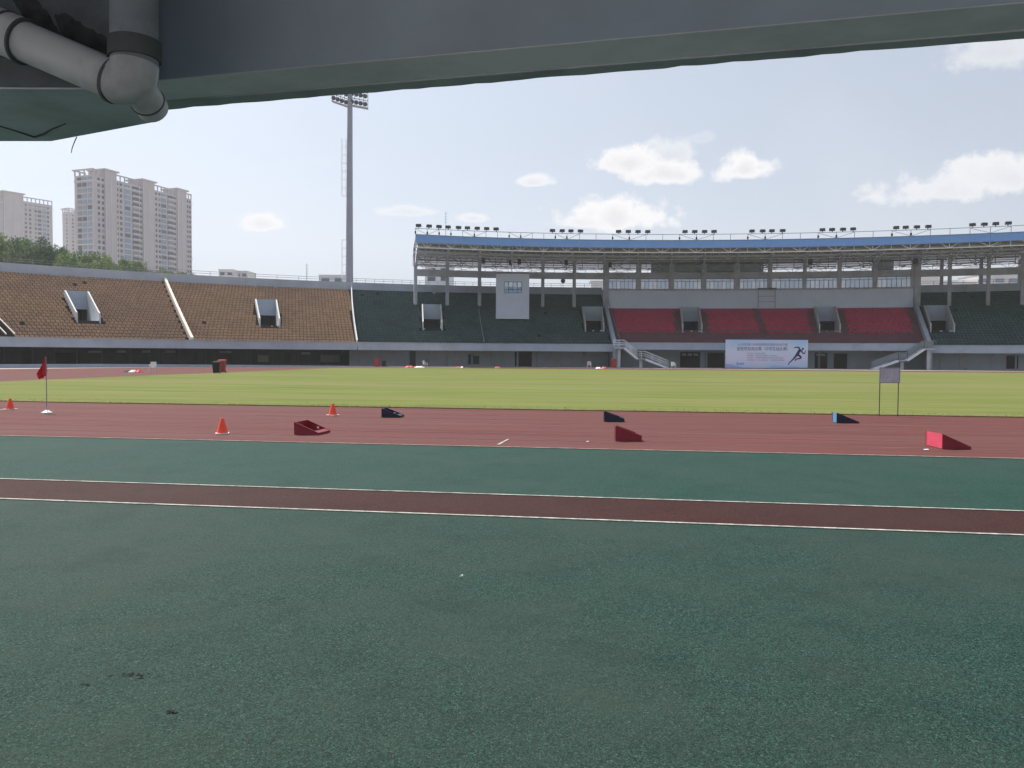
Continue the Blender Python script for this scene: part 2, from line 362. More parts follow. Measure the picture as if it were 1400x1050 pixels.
# ------------------------------------------------------------------ far bowl
CU, CV, RF = 20.0, -16.5, 136.3
PH0 = -12.0; R2 = 95.0
k1 = Vector((math.sin(R(PH0)), math.cos(R(PH0))))
C2 = Vector((CU, CV))+k1*(RF-R2)
def P(ph, o, z=0.0):
    """point of the bowl: bearing ph in degrees, o metres outward from the front edge"""
    s, c = math.sin(R(ph)), math.cos(R(ph))
    if ph >= PH0: return W(CU+(RF+o)*s, CV+(RF+o)*c, z)
    return W(C2.x+(R2+o)*s, C2.y+(R2+o)*c, z)
def ph_at(px, o, z=3.0):
    lo, hi = -125.0, 40.0
    for _ in range(50):
        md = (lo+hi)/2
        p = P(md, o, z); x = proj(p)[0] if p.y > 5 else -9999
        if x < px: lo = md
        else: hi = md
    return (lo+hi)/2
def heading(ph):            # rotation about z whose local -y faces the field
    return -R(ph)-TH
def phs(a, b, step=None, extra=()):
    out = [a]
    while out[-1] < b-1e-6:
        out.append(min(b, out[-1]+(.5 if out[-1] >= PH0-.01 else 1.5)))
    out = sorted(set([round(x, 4) for x in out]+[round(e, 4) for e in extra if a < e < b])); return out
def fns(a, b): return [(lambda o, z, q=q: P(q, o, z)) for q in phs(a, b)]
RUN, RISE, NR, Z0 = .9, .39, 24, 2.9
def terr_z(o): return Z0+RISE*(o/RUN)
VK0, VK1 = 7, 16            # rows cut away by an entrance
PH_A = -88.0
PH_B = ph_at(481, 4, 4.5); PH_C = ph_at(838, 2, 4); PH_D = ph_at(1268, 2, 4); PH_E = 33.0
def vom(pl, pr, tl, tr):
    a = [ph_at(x, 6.3, 5.7) for x in (pl, pr)]; c = [ph_at(x, 14.4, 9.5) for x in (tl, tr)]
    return tuple((lambda o, a_=a_, c_=c_: a_+(c_-a_)*(o-6.3)/8.1) for a_, c_ in zip(a, c))
VOMS = {'o': [vom(106, 136, 89, 119), vom(356, 382, 350, 377)], 'g': [vom(579, 604, 578, 602), vom(801, 825, 797, 822)], 'r': [vom(934, 959, 931, 955), vom(1121, 1148, 1114, 1142)], 'h': [vom(1273, 1304, 1264, 1294)]}
SEATV = np.array([(x, y, z) for x in (-.205, .205) for y, z in ((-.20, .03), (-.20, .19), (.10, .16), (.15, .36), (.20, .35), (.16, .03))], dtype=float)
SEATF = [(0, 1, 7, 6), (1, 2, 8, 7), (2, 3, 9, 8), (3, 4, 10, 9), (4, 5, 11, 10)]
SEATC = [(5, 4, 3, 2), (5, 2, 1, 0), (6, 7, 8, 11), (8, 9, 10, 11)]
SEATQ = np.array(SEATF+SEATC)
all_seats = []

def edge(ph0, ph1, o1):
    return lambda o: ph0+(ph1-ph0)*o/o1
E_B = edge(PH_B, ph_at(480.5, 21.3, 12.6), 21.3); E_C = edge(PH_C, ph_at(828, 16, 10), 16); E_D = edge(PH_D, ph_at(1251, 16, 10), 16)
def stand(key, name, label, a, b, seatm, terrm, rows=NR, seat_rows=(0, NR), fz=(2.3, 3.3), fo=0.0, wall_o=8.0, rim=True, a_gap=.25, b_gap=.25, aisles=()):
    af = a if callable(a) else (lambda o: a); bf = b if callable(b) else (lambda o: b)
    a0, b0 = af(0), bf(0); lo = max(af(0), af(22)); hi = min(bf(0), bf(22))
    mid = (a0+b0)/2
    root = thing(name, label, 'grandstand', P(mid, 4, 0))
    vs_ = VOMS[key]
    q0 = phs(lo+.12, hi-.12)
    def fns_(o): return [(lambda oo, z, q=q: P(q, oo, z)) for q in [af(o)]+q0+[bf(o)]]
    mb = MB()
    for k in range(rows):
        o0, o1, z = k*RUN, (k+1)*RUN, Z0+k*RISE
        ve = [(v[0](o0+.45), v[1](o0+.45)) for v in vs_]
        q = sorted([af(o0+.45)]+[x for x in q0 if not any(min(abs(x-e[0]), abs(x-e[1])) < .03 for e in ve)]+[x for e in ve for x in e]+[bf(o0+.45)])
        for i in range(len(q)-1):
            c = (q[i]+q[i+1])/2
            if VK0 <= k < VK1 and any(e[0] < c < e[1] for e in ve): continue
            zt = z+RISE
            mb.add([P(q[i], o0, z), P(q[i+1], o0, z), P(q[i+1], o1, z), P(q[i], o1, z), P(q[i+1], o1, zt), P(q[i], o1, zt)], [(0, 1, 2, 3), (3, 2, 4, 5)])
    mb.build('terrace', terrm, root)
    fb = MB(); fb.sweep([(fo, fz[0]), (fo+.25, fz[0]), (fo+.25, fz[1]), (fo, fz[1])], fns_(0)); fb.build('fascia', CONC, root)
    fb = MB(); fb.sweep([(fo-.06, fz[1]+.003), (fo+.30, fz[1]+.003), (fo+.30, fz[1]+.09), (fo-.06, fz[1]+.09)], fns_(0)); fb.build('coping', CONC2, root)
    fb = MB(); fb.sweep([(fo+.255, fz[0]+.05), (wall_o, fz[0]+.05), (wall_o, fz[0]+.3), (fo+.255, fz[0]+.3)], fns_(0)); fb.build('soffit', CONC2, root)
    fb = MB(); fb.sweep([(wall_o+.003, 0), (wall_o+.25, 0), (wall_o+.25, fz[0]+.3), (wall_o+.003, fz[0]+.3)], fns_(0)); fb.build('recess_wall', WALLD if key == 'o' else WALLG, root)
    ot = rows*RUN; zt = Z0+rows*RISE
    if rim:
        fb = MB(); fb.sweep([(ot+.003, zt-.3), (ot+.3, zt-.3), (ot+.3, zt+1.2), (ot+.003, zt+1.2)], fns_(ot)); fb.build('rim_wall', CONC, root)
        fb = MB(); fb.sweep([(ot+.31, 0), (ot+.6, 0), (ot+.6, zt+1.0), (ot+.31, zt+1.0)], fns_(ot)); fb.build('outer_wall', CONC2, root)
        rl = MB()
        for hh in (.30, .62): rl.sweep([(ot+.12, zt+1.2+hh), (ot+.17, zt+1.2+hh), (ot+.17, zt+1.25+hh), (ot+.12, zt+1.25+hh)], fns_(ot))
        n = int(abs(b0-a0)/(.8 if key != 'o' else 1.6))
        for i in range(n+1):
            ph = af(ot)+(bf(ot)-af(ot))*(i+.5)/(n+1); rl.bar(P(ph, ot+.145, zt+1.19), P(ph, ot+.145, zt+1.86), .05)
        rl.build('rim_railing', STEEL_G, root)
    # entrances through the terrace
    for v0, v1 in vs_:
        oa, ob = VK0*RUN, VK1*RUN; zf = terr_z(oa); zb = terr_z(ob)
        def lean(t0, t1, k=3): return [(lambda o, z, t=t: P(v0(o)+(v1(o)-v0(o))*t, o, z)) for t in [t0+(t1-t0)*n_/k for n_ in range(k+1)]]
        vr = MB(); vr.sweep([(oa, zf-.2), (ob+4, zf-.2), (ob+4, zf-.004), (oa, zf-.004)], lean(0, 1)); vb = vr.build('entrance', CONC2, root)
        for e0, e1 in ((-.055, .011), (.989, 1.055)):
            sw = MB(); sw.sweep([(oa-.1, zf-.3), (ob, zf-.3), (ob, zb+.62), (ob-.6, zb+.55), (oa+.5, zf+1.1), (oa-.1, zf+1.0)], lean(e0, e1, 1)); sw.build('side_wall', WHITE, vb)
        hw = MB(); hw.sweep([(ob+.003, zf+1.75), (ob+.25, zf+1.75), (ob+.25, zb+.6), (ob+.003, zb+.6)], lean(-.055, 1.055)); hw.build('head_wall', CONC, vb)
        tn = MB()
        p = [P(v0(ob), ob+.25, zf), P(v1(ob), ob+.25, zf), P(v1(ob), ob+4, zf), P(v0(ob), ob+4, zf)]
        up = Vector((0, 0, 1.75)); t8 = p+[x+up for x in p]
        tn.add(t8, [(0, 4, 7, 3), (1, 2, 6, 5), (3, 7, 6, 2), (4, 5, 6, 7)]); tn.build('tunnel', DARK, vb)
    # seats
    sv = []
    for k in range(*seat_rows):
        o = k*RUN+.58; z = Z0+k*RISE; ph = af(o)+(a_gap+(random.random()*.06 if key != 'r' else 0))/(RF+o)*57.3
        while ph < bf(o)-b_gap/(RF+o)*57.3:
            rad = (RF+o) if ph >= PH0 else (R2+o)
            step = math.degrees(.50/rad)
            ok = True
            if VK0-1 <= k < VK1:
                mg = math.degrees(.42/rad) if key != 'r' else math.degrees(1.2/rad)
                ok = not any(v[0](o)-mg < ph < v[1](o)+mg for v in vs_)
            for ap, hwid in aisles:
                if abs(ph-ap-(E_DIV(o)-PH_DIV1 if key == 'o' and hwid < .5 else 0))*rad/57.3 < hwid: ok = False
            if ok and random.random() < .997:
                p = P(ph, o, z)
                if 2 < p.y: sv.append((p, ph))
            ph = ph+step if not (ph < PH0 < ph+step) else PH0+.001
    all_seats.append((root, seatm, sv))
    return root

PH_DIV1 = ph_at(262, .6, 3.6); E_DIV = edge(PH_DIV1, ph_at(226, 21.3, 12.8), 21.3)
aisle_phs = [(PH_DIV1, .35), (ph_at(8, 1, 3.6), .8)]
so_ = stand('o', 'grandstand', 'curved open grandstand with rows of faded orange brown seats', PH_A, (lambda o: E_B(o)-.03), SEAT_O, TERR, a_gap=5, wall_o=12.0, aisles=aisle_phs)
sg_ = stand('g', 'grandstand', 'dark green seated grandstand between the orange seats and the red seats', (lambda o: E_B(o)+.03), (lambda o: E_C(o)-.06), SEAT_G, TERR_G, wall_o=6.0)
sr_ = stand('r', 'grandstand', 'central grandstand with bright red seats below the glazed press box', (lambda o: E_C(o)+.06), (lambda o: E_D(o)-.06), SEAT_R, TERR_R, rows=17, seat_rows=(6, 17), fz=(2.6, 3.56), fo=-.5, wall_o=4.5, rim=False, a_gap=1.2, b_gap=1.2,
            aisles=[(ph_at(1036, 12, 8), .5), (ph_at(1001, 6, 5), .0)])
sh_ = stand('h', 'grandstand', 'dark green seated grandstand at the right edge beside the red seats', (lambda o: E_D(o)+.06), PH_E, SEAT_G, TERR_G, wall_o=4.5)
# seats: the 300 nearest in view one by one, the rest of each stand joined
flat = []
for si, (root, sm, sv) in enumerate(all_seats):
    for j, (p, ph) in enumerate(sv):
        x, y = proj(p+Vector((0, 0, .3)))
        if 0 < x < 1400: flat.append(((p-CAM).length, si, j))
flat.sort(); single = {(si, j) for _, si, j in flat[:300]}
for si, (root, sm, sv) in enumerate(all_seats):
    me = bpy.data.meshes.new('seat'); me.from_pydata([tuple(x) for x in SEATV], [], [tuple(x) for x in SEATQ]); me.materials.append(sm); me.update()
    vs2, n = [], 0
    for j, (p, ph) in enumerate(sv):
        h = heading(ph)
        if (si, j) in single: inst(me, 'seat', root, p, h); continue
        c, s = math.cos(h), math.sin(h)
        q = SEATV.copy(); q[:, 0], q[:, 1] = SEATV[:, 0]*c-SEATV[:, 1]*s+p.x, SEATV[:, 0]*s+SEATV[:, 1]*c+p.y; q[:, 2] += p.z
        vs2.append(q); n += 1
    V_ = np.concatenate(vs2); Fq = (SEATQ[None]+(np.arange(n)*12)[:, None, None]).reshape(-1, 4)
    tag(np_mesh('seats', V_, Fq, sm, root), kind='stuff')

# sloping rails and parapets between the blocks of seats
def slope_bar(root, name, ph0, ph1, o0, o1, wd, h0, h1, material, n=10):
    mb = MB()
    for i in range(n):
        t0, t1 = i/n, (i+1)/n
        pa = P(ph0+(ph1-ph0)*t0, o0+(o1-o0)*t0); pb = P(ph0+(ph1-ph0)*t1, o0+(o1-o0)*t1)
        za, zb = terr_z(o0+(o1-o0)*t0), terr_z(o0+(o1-o0)*t1)
        d = (pb-pa).normalized(); s = Vector((-d.y, d.x, 0))*wd/2
        q = [pa-s, pa+s, pb+s, pb-s]; zz = [za, za, zb, zb]
        mb.add([Vector((x.x, x.y, z+h0 if h0 is not None else 0)) for x, z in zip(q, zz)]+[Vector((x.x, x.y, z+h1)) for x, z in zip(q, zz)],
               [(0, 1, 5, 4), (2, 3, 7, 6), (4, 5, 6, 7), (1, 2, 6, 5), (3, 0, 4, 7), (0, 3, 2, 1)])
    return mb.build(name, material, root)
slope_bar(so_, 'dividing_wall', E_DIV(.4), E_DIV(21.5), .4, 21.5, .34, -.3, .62, BEIGE)
for px0, px1 in ((4, -18), (16, -6)):
    slope_bar(so_, 'stair_rail', ph_at(px0+2, 1, 3.6), ph_at(px1-8, 7, 6.4), .4, 8, .10, .55, .68, BEIGE)
slope_bar(sg_, 'dividing_wall', E_B(.4), E_B(21.5), .4, 21.5, .16, -.3, .60, WHITE)
slope_bar(sg_, 'stair_rail', ph_at(661, 1, 3.6), ph_at(657, 11, 8), .4, 13, .09, .5, .62, STEEL_G)
slope_bar(sr_, 'parapet', E_C(-.2), E_C(21.9), -.2, 21.9, .55, None, .75, CONC)
slope_bar(sr_, 'parapet', E_D(-.2), E_D(21.9), -.2, 21.9, .55, None, .75, CONC)
for ph0, ph1 in ((PH_C+.3, ph_at(831, 16, 10)), (PH_D-.3, ph_at(1248, 16, 10))):
    slope_bar(sr_, 'handrail', ph0, ph1, .2, 16, .06, 1.25, 1.32, STEEL_G)
fb = MB(); fb.sweep([(0, Z0+6*RISE+.35), (.06, Z0+6*RISE+.35), (.06, Z0+6*RISE+.42), (0, Z0+6*RISE+.42)], [(lambda o, z, q=q: P(q, o+5.2, z)) for q in phs(PH_C+.7, PH_D-.7)])
for i in range(30):
    ph = PH_C+.7+(PH_D-PH_C-1.4)*i/29; fb.bar(P(ph, 5.23, Z0+5*RISE), P(ph, 5.23, Z0+6*RISE+.4), .05)
fb.build('front_rail', STEEL_D, sr_)
# low kerb wall in front of the orange stand
kb = MB(); q = phs(-86, ph_at(560, -1, 0))
for i in range(len(q)-1):
    ha, hb = [.05+.36*min(1, max(0, (q[-1]-x)/24)) for x in (q[i], q[i+1])]
    A = [P(q[i], -.6), P(q[i+1], -.6), P(q[i+1], .2), P(q[i], .2)]
    kb.add([A[0], A[1], A[1]+Vector((0, 0, hb)), A[0]+Vector((0, 0, ha)), A[2]+Vector((0, 0, hb)), A[3]+Vector((0, 0, ha))], [(0, 1, 2, 3), (3, 2, 4, 5)])
tag(kb.build('kerb_wall', CONC), 'low pale kerb wall running below the orange seats at track level', 'kerb')

# ground floor doors, pilasters and panels on the recess walls
def wall_piece(root, name, pl, pr, z0, z1, o, depth, material):
    a, b = ph_at(pl, o, 1.2), ph_at(pr, o, 1.2); mb = MB()
    mb.sweep([(o-depth, z0), (o-.004, z0), (o-.004, z1), (o-depth, z1)], [(lambda oo, z, q=q: P(q, oo, z)) for q in (a, (a+b)/2, b)])
    return mb.build(name, material, root)
WALLP = mat('shaded_pilaster', (.12, .135, .145), (.15, .165, .175), 1, .8)  # pilasters darkened to carry the same recess shade
FAINT = mat('faded_panel', (.42, .44, .44), (.5, .5, .49), 2, .6)
DKWALL = mat('dark_door_paint', (.05, .055, .06), (.075, .08, .085), 2, .6)
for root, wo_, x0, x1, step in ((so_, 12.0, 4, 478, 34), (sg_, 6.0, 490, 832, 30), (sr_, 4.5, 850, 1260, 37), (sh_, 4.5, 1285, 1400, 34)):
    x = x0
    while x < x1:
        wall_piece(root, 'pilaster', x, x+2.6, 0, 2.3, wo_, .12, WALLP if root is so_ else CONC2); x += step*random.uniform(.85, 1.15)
for root, wo_, items in (
    (so_, 12.0, [(75, 108, .1, 1.7), (262, 270, .1, 2.0), (30, 44, .1, 1.9), (390, 398, .1, 1.9)]),
    (sg_, 6.0, [(560, 568, 0, 2.2), (704, 727, 0, 2.25), (640, 655, .3, 1.8)]),
    (sr_, 4.5, [(930, 957, 0, 2.3), (1114, 1131, 0, 2.3), (1140, 1160, 0, 2.2), (964, 990, 0, 2.2), (1086, 1104, 0, 2.2)]),
    (sh_, 4.5, [(1376, 1392, .2, 2.0)])):
    for x0, x1, z0, z1 in items:
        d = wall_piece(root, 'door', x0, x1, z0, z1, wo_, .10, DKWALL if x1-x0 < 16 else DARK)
for root, wo_, items in (
    (so_, 12.0, [(160, 172, 1.75, 2.0), (194, 206, 1.75, 2.05), (226, 240, 1.75, 2.05), (300, 316, 1.75, 2.05), (352, 367, .5, 1.5), (438, 464, .5, 1.6), (412, 424, 1.6, 2.0), (120, 138, 1.7, 1.95)]),
    (sg_, 6.0, [(530, 536, 1.6, 2.0), (574, 584, 1.6, 1.95), (620, 630, 1.55, 1.95), (648, 660, 1.55, 1.95), (672, 684, .7, 1.6), (752, 768, .9, 1.7), (808, 820, 1.5, 1.9)]),
    (sr_, 4.5, [(888, 902, .7, 1.4), (932, 938, 1.75, 2.1), (940, 946, 1.75, 2.1), (948, 954, 1.75, 2.1), (1116, 1128, 1.85, 2.15)]),
    (sh_, 4.5, [(1312, 1324, .3, 1.9)])):
    for x0, x1, z0, z1 in items: wall_piece(root, 'panel', x0, x1, z0, z1, wo_-.13, .05, FAINT)

# ------------------------------------------------------------------ press box and control room
CO = 16.2                    # line of the roof columns
def wall_at(root, name, a, b, o0, o1, z0, z1, material):
    mb = MB(); mb.sweep([(o0, z0), (o1, z0), (o1, z1), (o0, z1)], fns(a, b)); return mb.build(name, material, root)
pbx = thing('press_box', 'grey press box with a long strip of blue windows above the red seats', 'press box', P((PH_C+PH_D)/2, 18, 9))
pa, pb = ph_at(829, CO, 12), ph_at(1249, CO, 12)
wall_at(pbx, 'lower_wall', pa, pb, CO, CO+.3, 9.0, 12.55, PRESS)
wall_at(pbx, 'sill', pa, pb, CO-.15, CO+.32, 12.553, 12.75, CONC2)
wall_at(pbx, 'upper_beam', pa, pb, CO-.1, CO+.3, 14.5, 15.5, CONC2)
wall_at(pbx, 'back_wall', pa, pb, CO+6, CO+6.3, 9.0, 12.3, CONC2); wall_at(pbx, 'back_beam', pa, pb, CO+6, CO+6.3, 15.0, 15.5, CONC2)
wall_at(pbx, 'floor_slab', pa, pb, CO+.303, CO+5.99, 12.0, 12.2, CONC2)
wall_at(pbx, 'roof_slab', pa, pb, CO+.303, CO+6, 15.2, 15.5, CONC2)
bays = [(832,870),(876,915),(921,959),(965,1004),(1011,1050),(1055,1098),(1102,1145),(1150,1194),(1199,1246)]
def quad_window(root, phl, phr, o, z0, z1, n_pane, top_split, name='window'):
    fr = MB(); A, B = P(phl, o), P(phr, o); d = B-A; wdt = d.length; d.normalize(); nrm = Vector((d.y, -d.x, 0))
    rz = math.atan2(d.y, d.x)
    def bx(x0, x1, za, zb, dep, mb): mb.box(A+d*((x0+x1)/2)+Vector((0, 0, (za+zb)/2)), (x1-x0, dep, zb-za), rz)
    t = .07
    bx(0, wdt, z0, z0+t, .12, fr); bx(0, wdt, z1-t, z1, .12, fr)
    zs = z1-(z1-z0)*top_split
    bx(t, wdt-t, zs-t/2, zs+t/2, .10, fr)
    xs = [wdt*i/n_pane for i in range(n_pane+1)]
    for i, x in enumerate(xs):
        x0, x1 = max(0, x-t/2), min(wdt, x+t/2); zt = z1-t if (i % 2 == 0) else zs-t/2
        bx(x0, x1, z0+t, zt, .11, fr)
    f = fr.build(name, FRAME_B, root)
    for i in range(n_pane):
        pn = MB(); bx(xs[i]+t/2, xs[i+1]-t/2, z0+t, zs-t/2, .03, pn); pn.build('pane', random.choice([GLASS, GLASS2, GLASS]), f)
    pn = MB(); bx(t, wdt-t, zs+t/2, z1-t, .03, pn); pn.build('pane', GLASS, f)
    return f
GLASS.node_tree.nodes['Principled BSDF'].inputs['IOR'].default_value = 2.3
GLASS.node_tree.nodes['Principled BSDF'].inputs['Alpha'].default_value = .62
GLASS2 = mat('bright_window_glass', (.50, .64, .84), (.58, .70, .88), .9, .12, spec=.5)
GLASS2.node_tree.nodes['Principled BSDF'].inputs['Alpha'].default_value = .48
edges = [829]
for i, (l_, r_) in enumerate(bays):
    quad_window(pbx, ph_at(l_, CO+.1, 13.5), ph_at(r_, CO+.1, 13.5), CO+.12, 12.75, 14.5, 7, .24)
for x0, x1 in [(828, 832.6)]+[(bays[i][1]-.6, bays[i+1][0]+.6) for i in range(len(bays)-1)]+[(1245.4, 1252)]:
    a, b = ph_at(x0, CO-.2, 13), ph_at(x1, CO-.2, 13); wall_at(pbx, 'pier', a, b, CO-.25, CO+.04, 12.76, 14.49, CONC2); wall_at(pbx, 'pier', a, b, CO-.25, CO-.103, 14.5, 16.9, CONC2)
# steel frame hung on the press box wall
stf = thing('steel_platform', 'thin grey steel frame standing against the press box wall above the red seats', 'platform', P(ph_at(1048, 15.5, 10), 15.4, 9.6))
mb = MB(); A, B = P(ph_at(1037, 15, 11), 15.2), P(ph_at(1060, 15, 11), 15.2)
for p in (A, B): mb.bar(p+Vector((0, 0, 9.3)), p+Vector((0, 0, 12.7)), .09)
for z in (10.6, 11.5): mb.bar(A+Vector((0, 0, z)), B+Vector((0, 0, z)), .06)
mb.build('frame', STEEL_G, stf)
mb = MB(); mb.box((A+B)/2+Vector((0, 0, 12.75)), ((B-A).length+.3, .9, .12), math.atan2((B-A).y, (B-A).x)); mb.build('deck', STEEL_D, stf)

ctl = thing('control_room', 'pale grey box room with one blue window hanging over the green seats', 'control room', P(ph_at(700, 12, 8), 13, 7))
ca, cb = ph_at(678, 9.5, 10), ph_at(723.5, 9.5, 10)
A0, B0 = P(ca, 9.5), P(cb, 9.5); B0 = aty(723.5, 404, A0.y); B0.z = 0; A0.z = 0; d0 = (B0-A0); wd0 = d0.length; d0.normalize(); n0 = Vector((-d0.y, d0.x, 0)); rz0 = math.atan2(d0.y, d0.x)
def cbox(name, x0, x1, y0, y1, z0, z1, material, parent=ctl):
    mb = MB(); mb.box(A0+d0*((x0+x1)/2)+n0*((y0+y1)/2)+Vector((0, 0, (z0+z1)/2)), (x1-x0, y1-y0, z1-z0), rz0); return mb.build(name, material, parent)
wx0, wx1, wz0, wz1 = wd0*.24, wd0*.78, 11.35, 13.15
cbox('front_wall', 0, wd0, 0, .2, 7.35, wz0, PRESS); cbox('front_wall', 0, wd0, 0, .2, wz1, 14.35, PRESS)
cbox('front_wall', 0, wx0, 0, .2, wz0, wz1, PRESS); cbox('front_wall', wx1, wd0, 0, .2, wz0, wz1, PRESS)
cbox('side_wall', 0, .2, .203, 7, 7.35, 14.35, PRESS); cbox('side_wall', wd0-.2, wd0, .203, 7, 7.35, 14.35, PRESS)
cbox('floor_slab', .203, wd0-.203, .203, 7, 7.36, 7.6, CONC2); cbox('roof_slab', .203, wd0-.203, .203, 7, 14.1, 14.34, CONC2)
cbox('rear_wall', .203, wd0-.203, 6.8, 7, 7.6, 12.2, CONC2)
fr = MB()
def fbx(x0, x1, za, zb): fr.box(A0+d0*((x0+x1)/2)+n0*.1+Vector((0, 0, (za+zb)/2)), (x1-x0, .1, zb-za), rz0)
t = .08; fbx(wx0, wx1, wz0, wz0+t); fbx(wx0, wx1, wz1-t, wz1); fbx(wx0, wx1, wz0+.5, wz0+.5+t)
for i in range(5):
    x = wx0+(wx1-wx0-t)*i/4; fbx(x, x+t, wz0+t, wz1-t)
cw = fr.build('window', FRAME_B, ctl)
for i in range(4):
    x = wx0+(wx1-wx0-t)*i/4
    cbox('pane', x+t, wx0+(wx1-wx0-t)*(i+1)/4, .09, .11, wz0+.5+t, wz1-t, (GLASS, GLASS2)[i % 2], cw); cbox('pane', x+t, wx0+(wx1-wx0-t)*(i+1)/4, .09, .11, wz0+t, wz0+.5, GLASS, cw)

# ------------------------------------------------------------------ canopy roof
OF, OR_ = -1.2, 27.0
pf0, pf1 = ph_at(568, OF, 17.8), 31.0
pr0, pr1 = ph_at(567, OR_, 17.5), 31.0
def Q(t, o, z):                       # t along the canopy, its left end cut along the line of sight
    s = (o-OF)/(OR_-OF); a = pf0+(pr0-pf0)*s; b = pf1+(pr1-pf1)*s
    return P(a+(b-a)*t, o, z)
can = thing('stand_canopy', 'long curved stand canopy with blue edge band and white trusses on columns', 'canopy roof', Q(.3, 16, 0))
ZF0, ZF1 = 17.25, 18.30
NB = 56
tt = [i/NB for i in range(NB+1)]
def qf(ts): return [(lambda o, z, q=q: Q(q, o, z)) for q in ts]
for i in range(NB):
    mb = MB(); e = .00016; dv = random.uniform(-.008, .008)
    mb.sweep([(OF+dv, ZF0), (OF+.12+dv, ZF0), (OF+.12+dv, ZF1), (OF+dv, ZF1)], qf([tt[i]+e*.3, tt[i+1]-e*.3])); mb.build('fascia_panel', BLUE, can)
mb = MB(); mb.sweep([(OF-.05, ZF1+.004), (OF+.3, ZF1+.004), (OF+.3, ZF1+.08), (OF-.05, ZF1+.08)], qf(tt)); mb.build('edge_cap', STEEL_G, can)
mb = MB(); mb.sweep([(OF+.14, 17.95), (12, 17.80), (OR_, 17.32), (OR_, 17.55), (12, 18.05), (OF+.14, 18.2)], qf(tt)); mb.build('deck', DECK, can)
for k in range(10):
    o = 1.5+k*2.7; dz = 0 if o < 12 else -(o-12)*.032; mb = MB(); mb.sweep([(o, 17.58+dz), (o+.16, 17.58+dz), (o+.16, 17.80+dz), (o, 17.80+dz)], qf(tt)); mb.build('purlin', STEEL_G if k % 2 else DECK, can)
def truss(o, zt, zb, name, wd=.10, material=STEEL_W, every=2, xb=False):
    mb = MB()
    mb.sweep([(o-wd/2, zb-wd/2), (o+wd/2, zb-wd/2), (o+wd/2, zb+wd/2), (o-wd/2, zb+wd/2)], qf(tt))
    for i in range(NB+1): mb.bar(Q(tt[i], o, zb), Q(tt[i], o, zt), wd*.8)
    for i in range(1, NB, every):
        mb.bar(Q(tt[i], o, zb), Q(tt[i]-.62/NB, o, zt), wd*.8); mb.bar(Q(tt[i], o, zb), Q(tt[i]+.62/NB, o, zt), wd*.8)
    if xb:
        for i in range(0, NB, 3):
            mb.bar(Q(tt[i], o+.1, zt), Q(tt[min(NB, i+2)], o+.1, zb), wd*.8); mb.bar(Q(tt[i], o-.1, zb), Q(tt[min(NB, i+3)], o-.1, zt), wd*.7)
    return mb.build(name, material, can)
truss(OF+.45, 17.5, 16.62, 'front_truss')
truss(CO, 17.6, 15.95, 'column_truss', .11, STEEL_G, 3, True)
truss(OR_-1.2, 17.25, 16.2, 'rear_truss', .10, STEEL_W, 2, True)
truss(8.0, 17.6, 16.7, 'middle_truss', .08, DECK, 2)
for x0, x1 in ((890, 917), (919, 961), (963, 1006), (1008, 1044), (1192, 1222)):      # cladding behind the press box truss
    a, b = ph_at(x0, 21, 17), ph_at(x1, 21, 17); mb = MB(); mb.sweep([(21, 15.52), (21.1, 15.52), (21.1, 17.45), (21, 17.45)], fns(a, b)); mb.build('rear_cladding', DECK, can)
# columns and radial girders
colx = [568, 611.5, 655.5, 742, 785, 828, 1254, 1298, 1351, 1398]
def t_at(px, o, z):
    lo, hi = 0.0, 1.0
    for _ in range(40):
        md = (lo+hi)/2
        if proj(Q(md, o, z))[0] < px: lo = md
        else: hi = md
    return (lo+hi)/2
for x in colx:
    p = P(ph_at(x, CO, 12), CO); wdt = .50 if x not in (828, 1254) else .85
    mb = MB(); mb.box((p.x, p.y, (9.4+17.3)/2), (wdt, wdt, 17.3-9.4), heading(ph_at(x, CO, 12))); mb.build('column', CONC2, can)
girders = colx+[699, 873, 918, 962, 1007, 1052, 1100, 1147, 1197]
for x in girders:
    t_ = t_at(x, CO, 17); mb = MB()
    mb.bar(Q(t_, OF+.5, 17.5), Q(t_, 12, 17.5), .22, .3); mb.bar(Q(t_, 12, 17.5), Q(t_, OR_-.5, 17.1), .22, .3)
    mb.bar(Q(t_, OF+.5, 16.62), Q(t_, CO, 15.95), .12); mb.bar(Q(t_, CO, 15.95), Q(t_, OR_-1, 16.3), .12)
    for k in range(6):
        oa, ob = OF+.5+k*2.8, OF+.5+(k+1)*2.8; f_ = lambda o: 16.62+(15.95-16.62)*(o-OF-.5)/(CO-OF-.5)
        mb.bar(Q(t_, oa, f_(oa)), Q(t_, ob, 17.5), .08)
    mb.build('girder', DECK, can)
# rear columns on the rim and the ring beams
for x in (590, 633, 764, 807, 1287, 1341, 1394):
    ph = ph_at(x, 21.9, 14); p = P(ph, 21.9); mb = MB(); mb.box((p.x, p.y, 15.5), (.5, .5, 4.2), heading(ph)); mb.build('column', CONC2, can) if x > 900 else None
def ring(a, b): 
    mb = MB(); mb.sweep([(CO-.28, 14.35), (CO+.28, 14.35), (CO+.28, 15.4), (CO-.28, 15.4)], fns(a, b)); mb.build('ring_beam', CONC2, can)
ring(ph_at(569.5, CO, 15)+.02, ph_at(829, CO, 15)-.05); ring(ph_at(1255, CO, 15)+.05, 31)
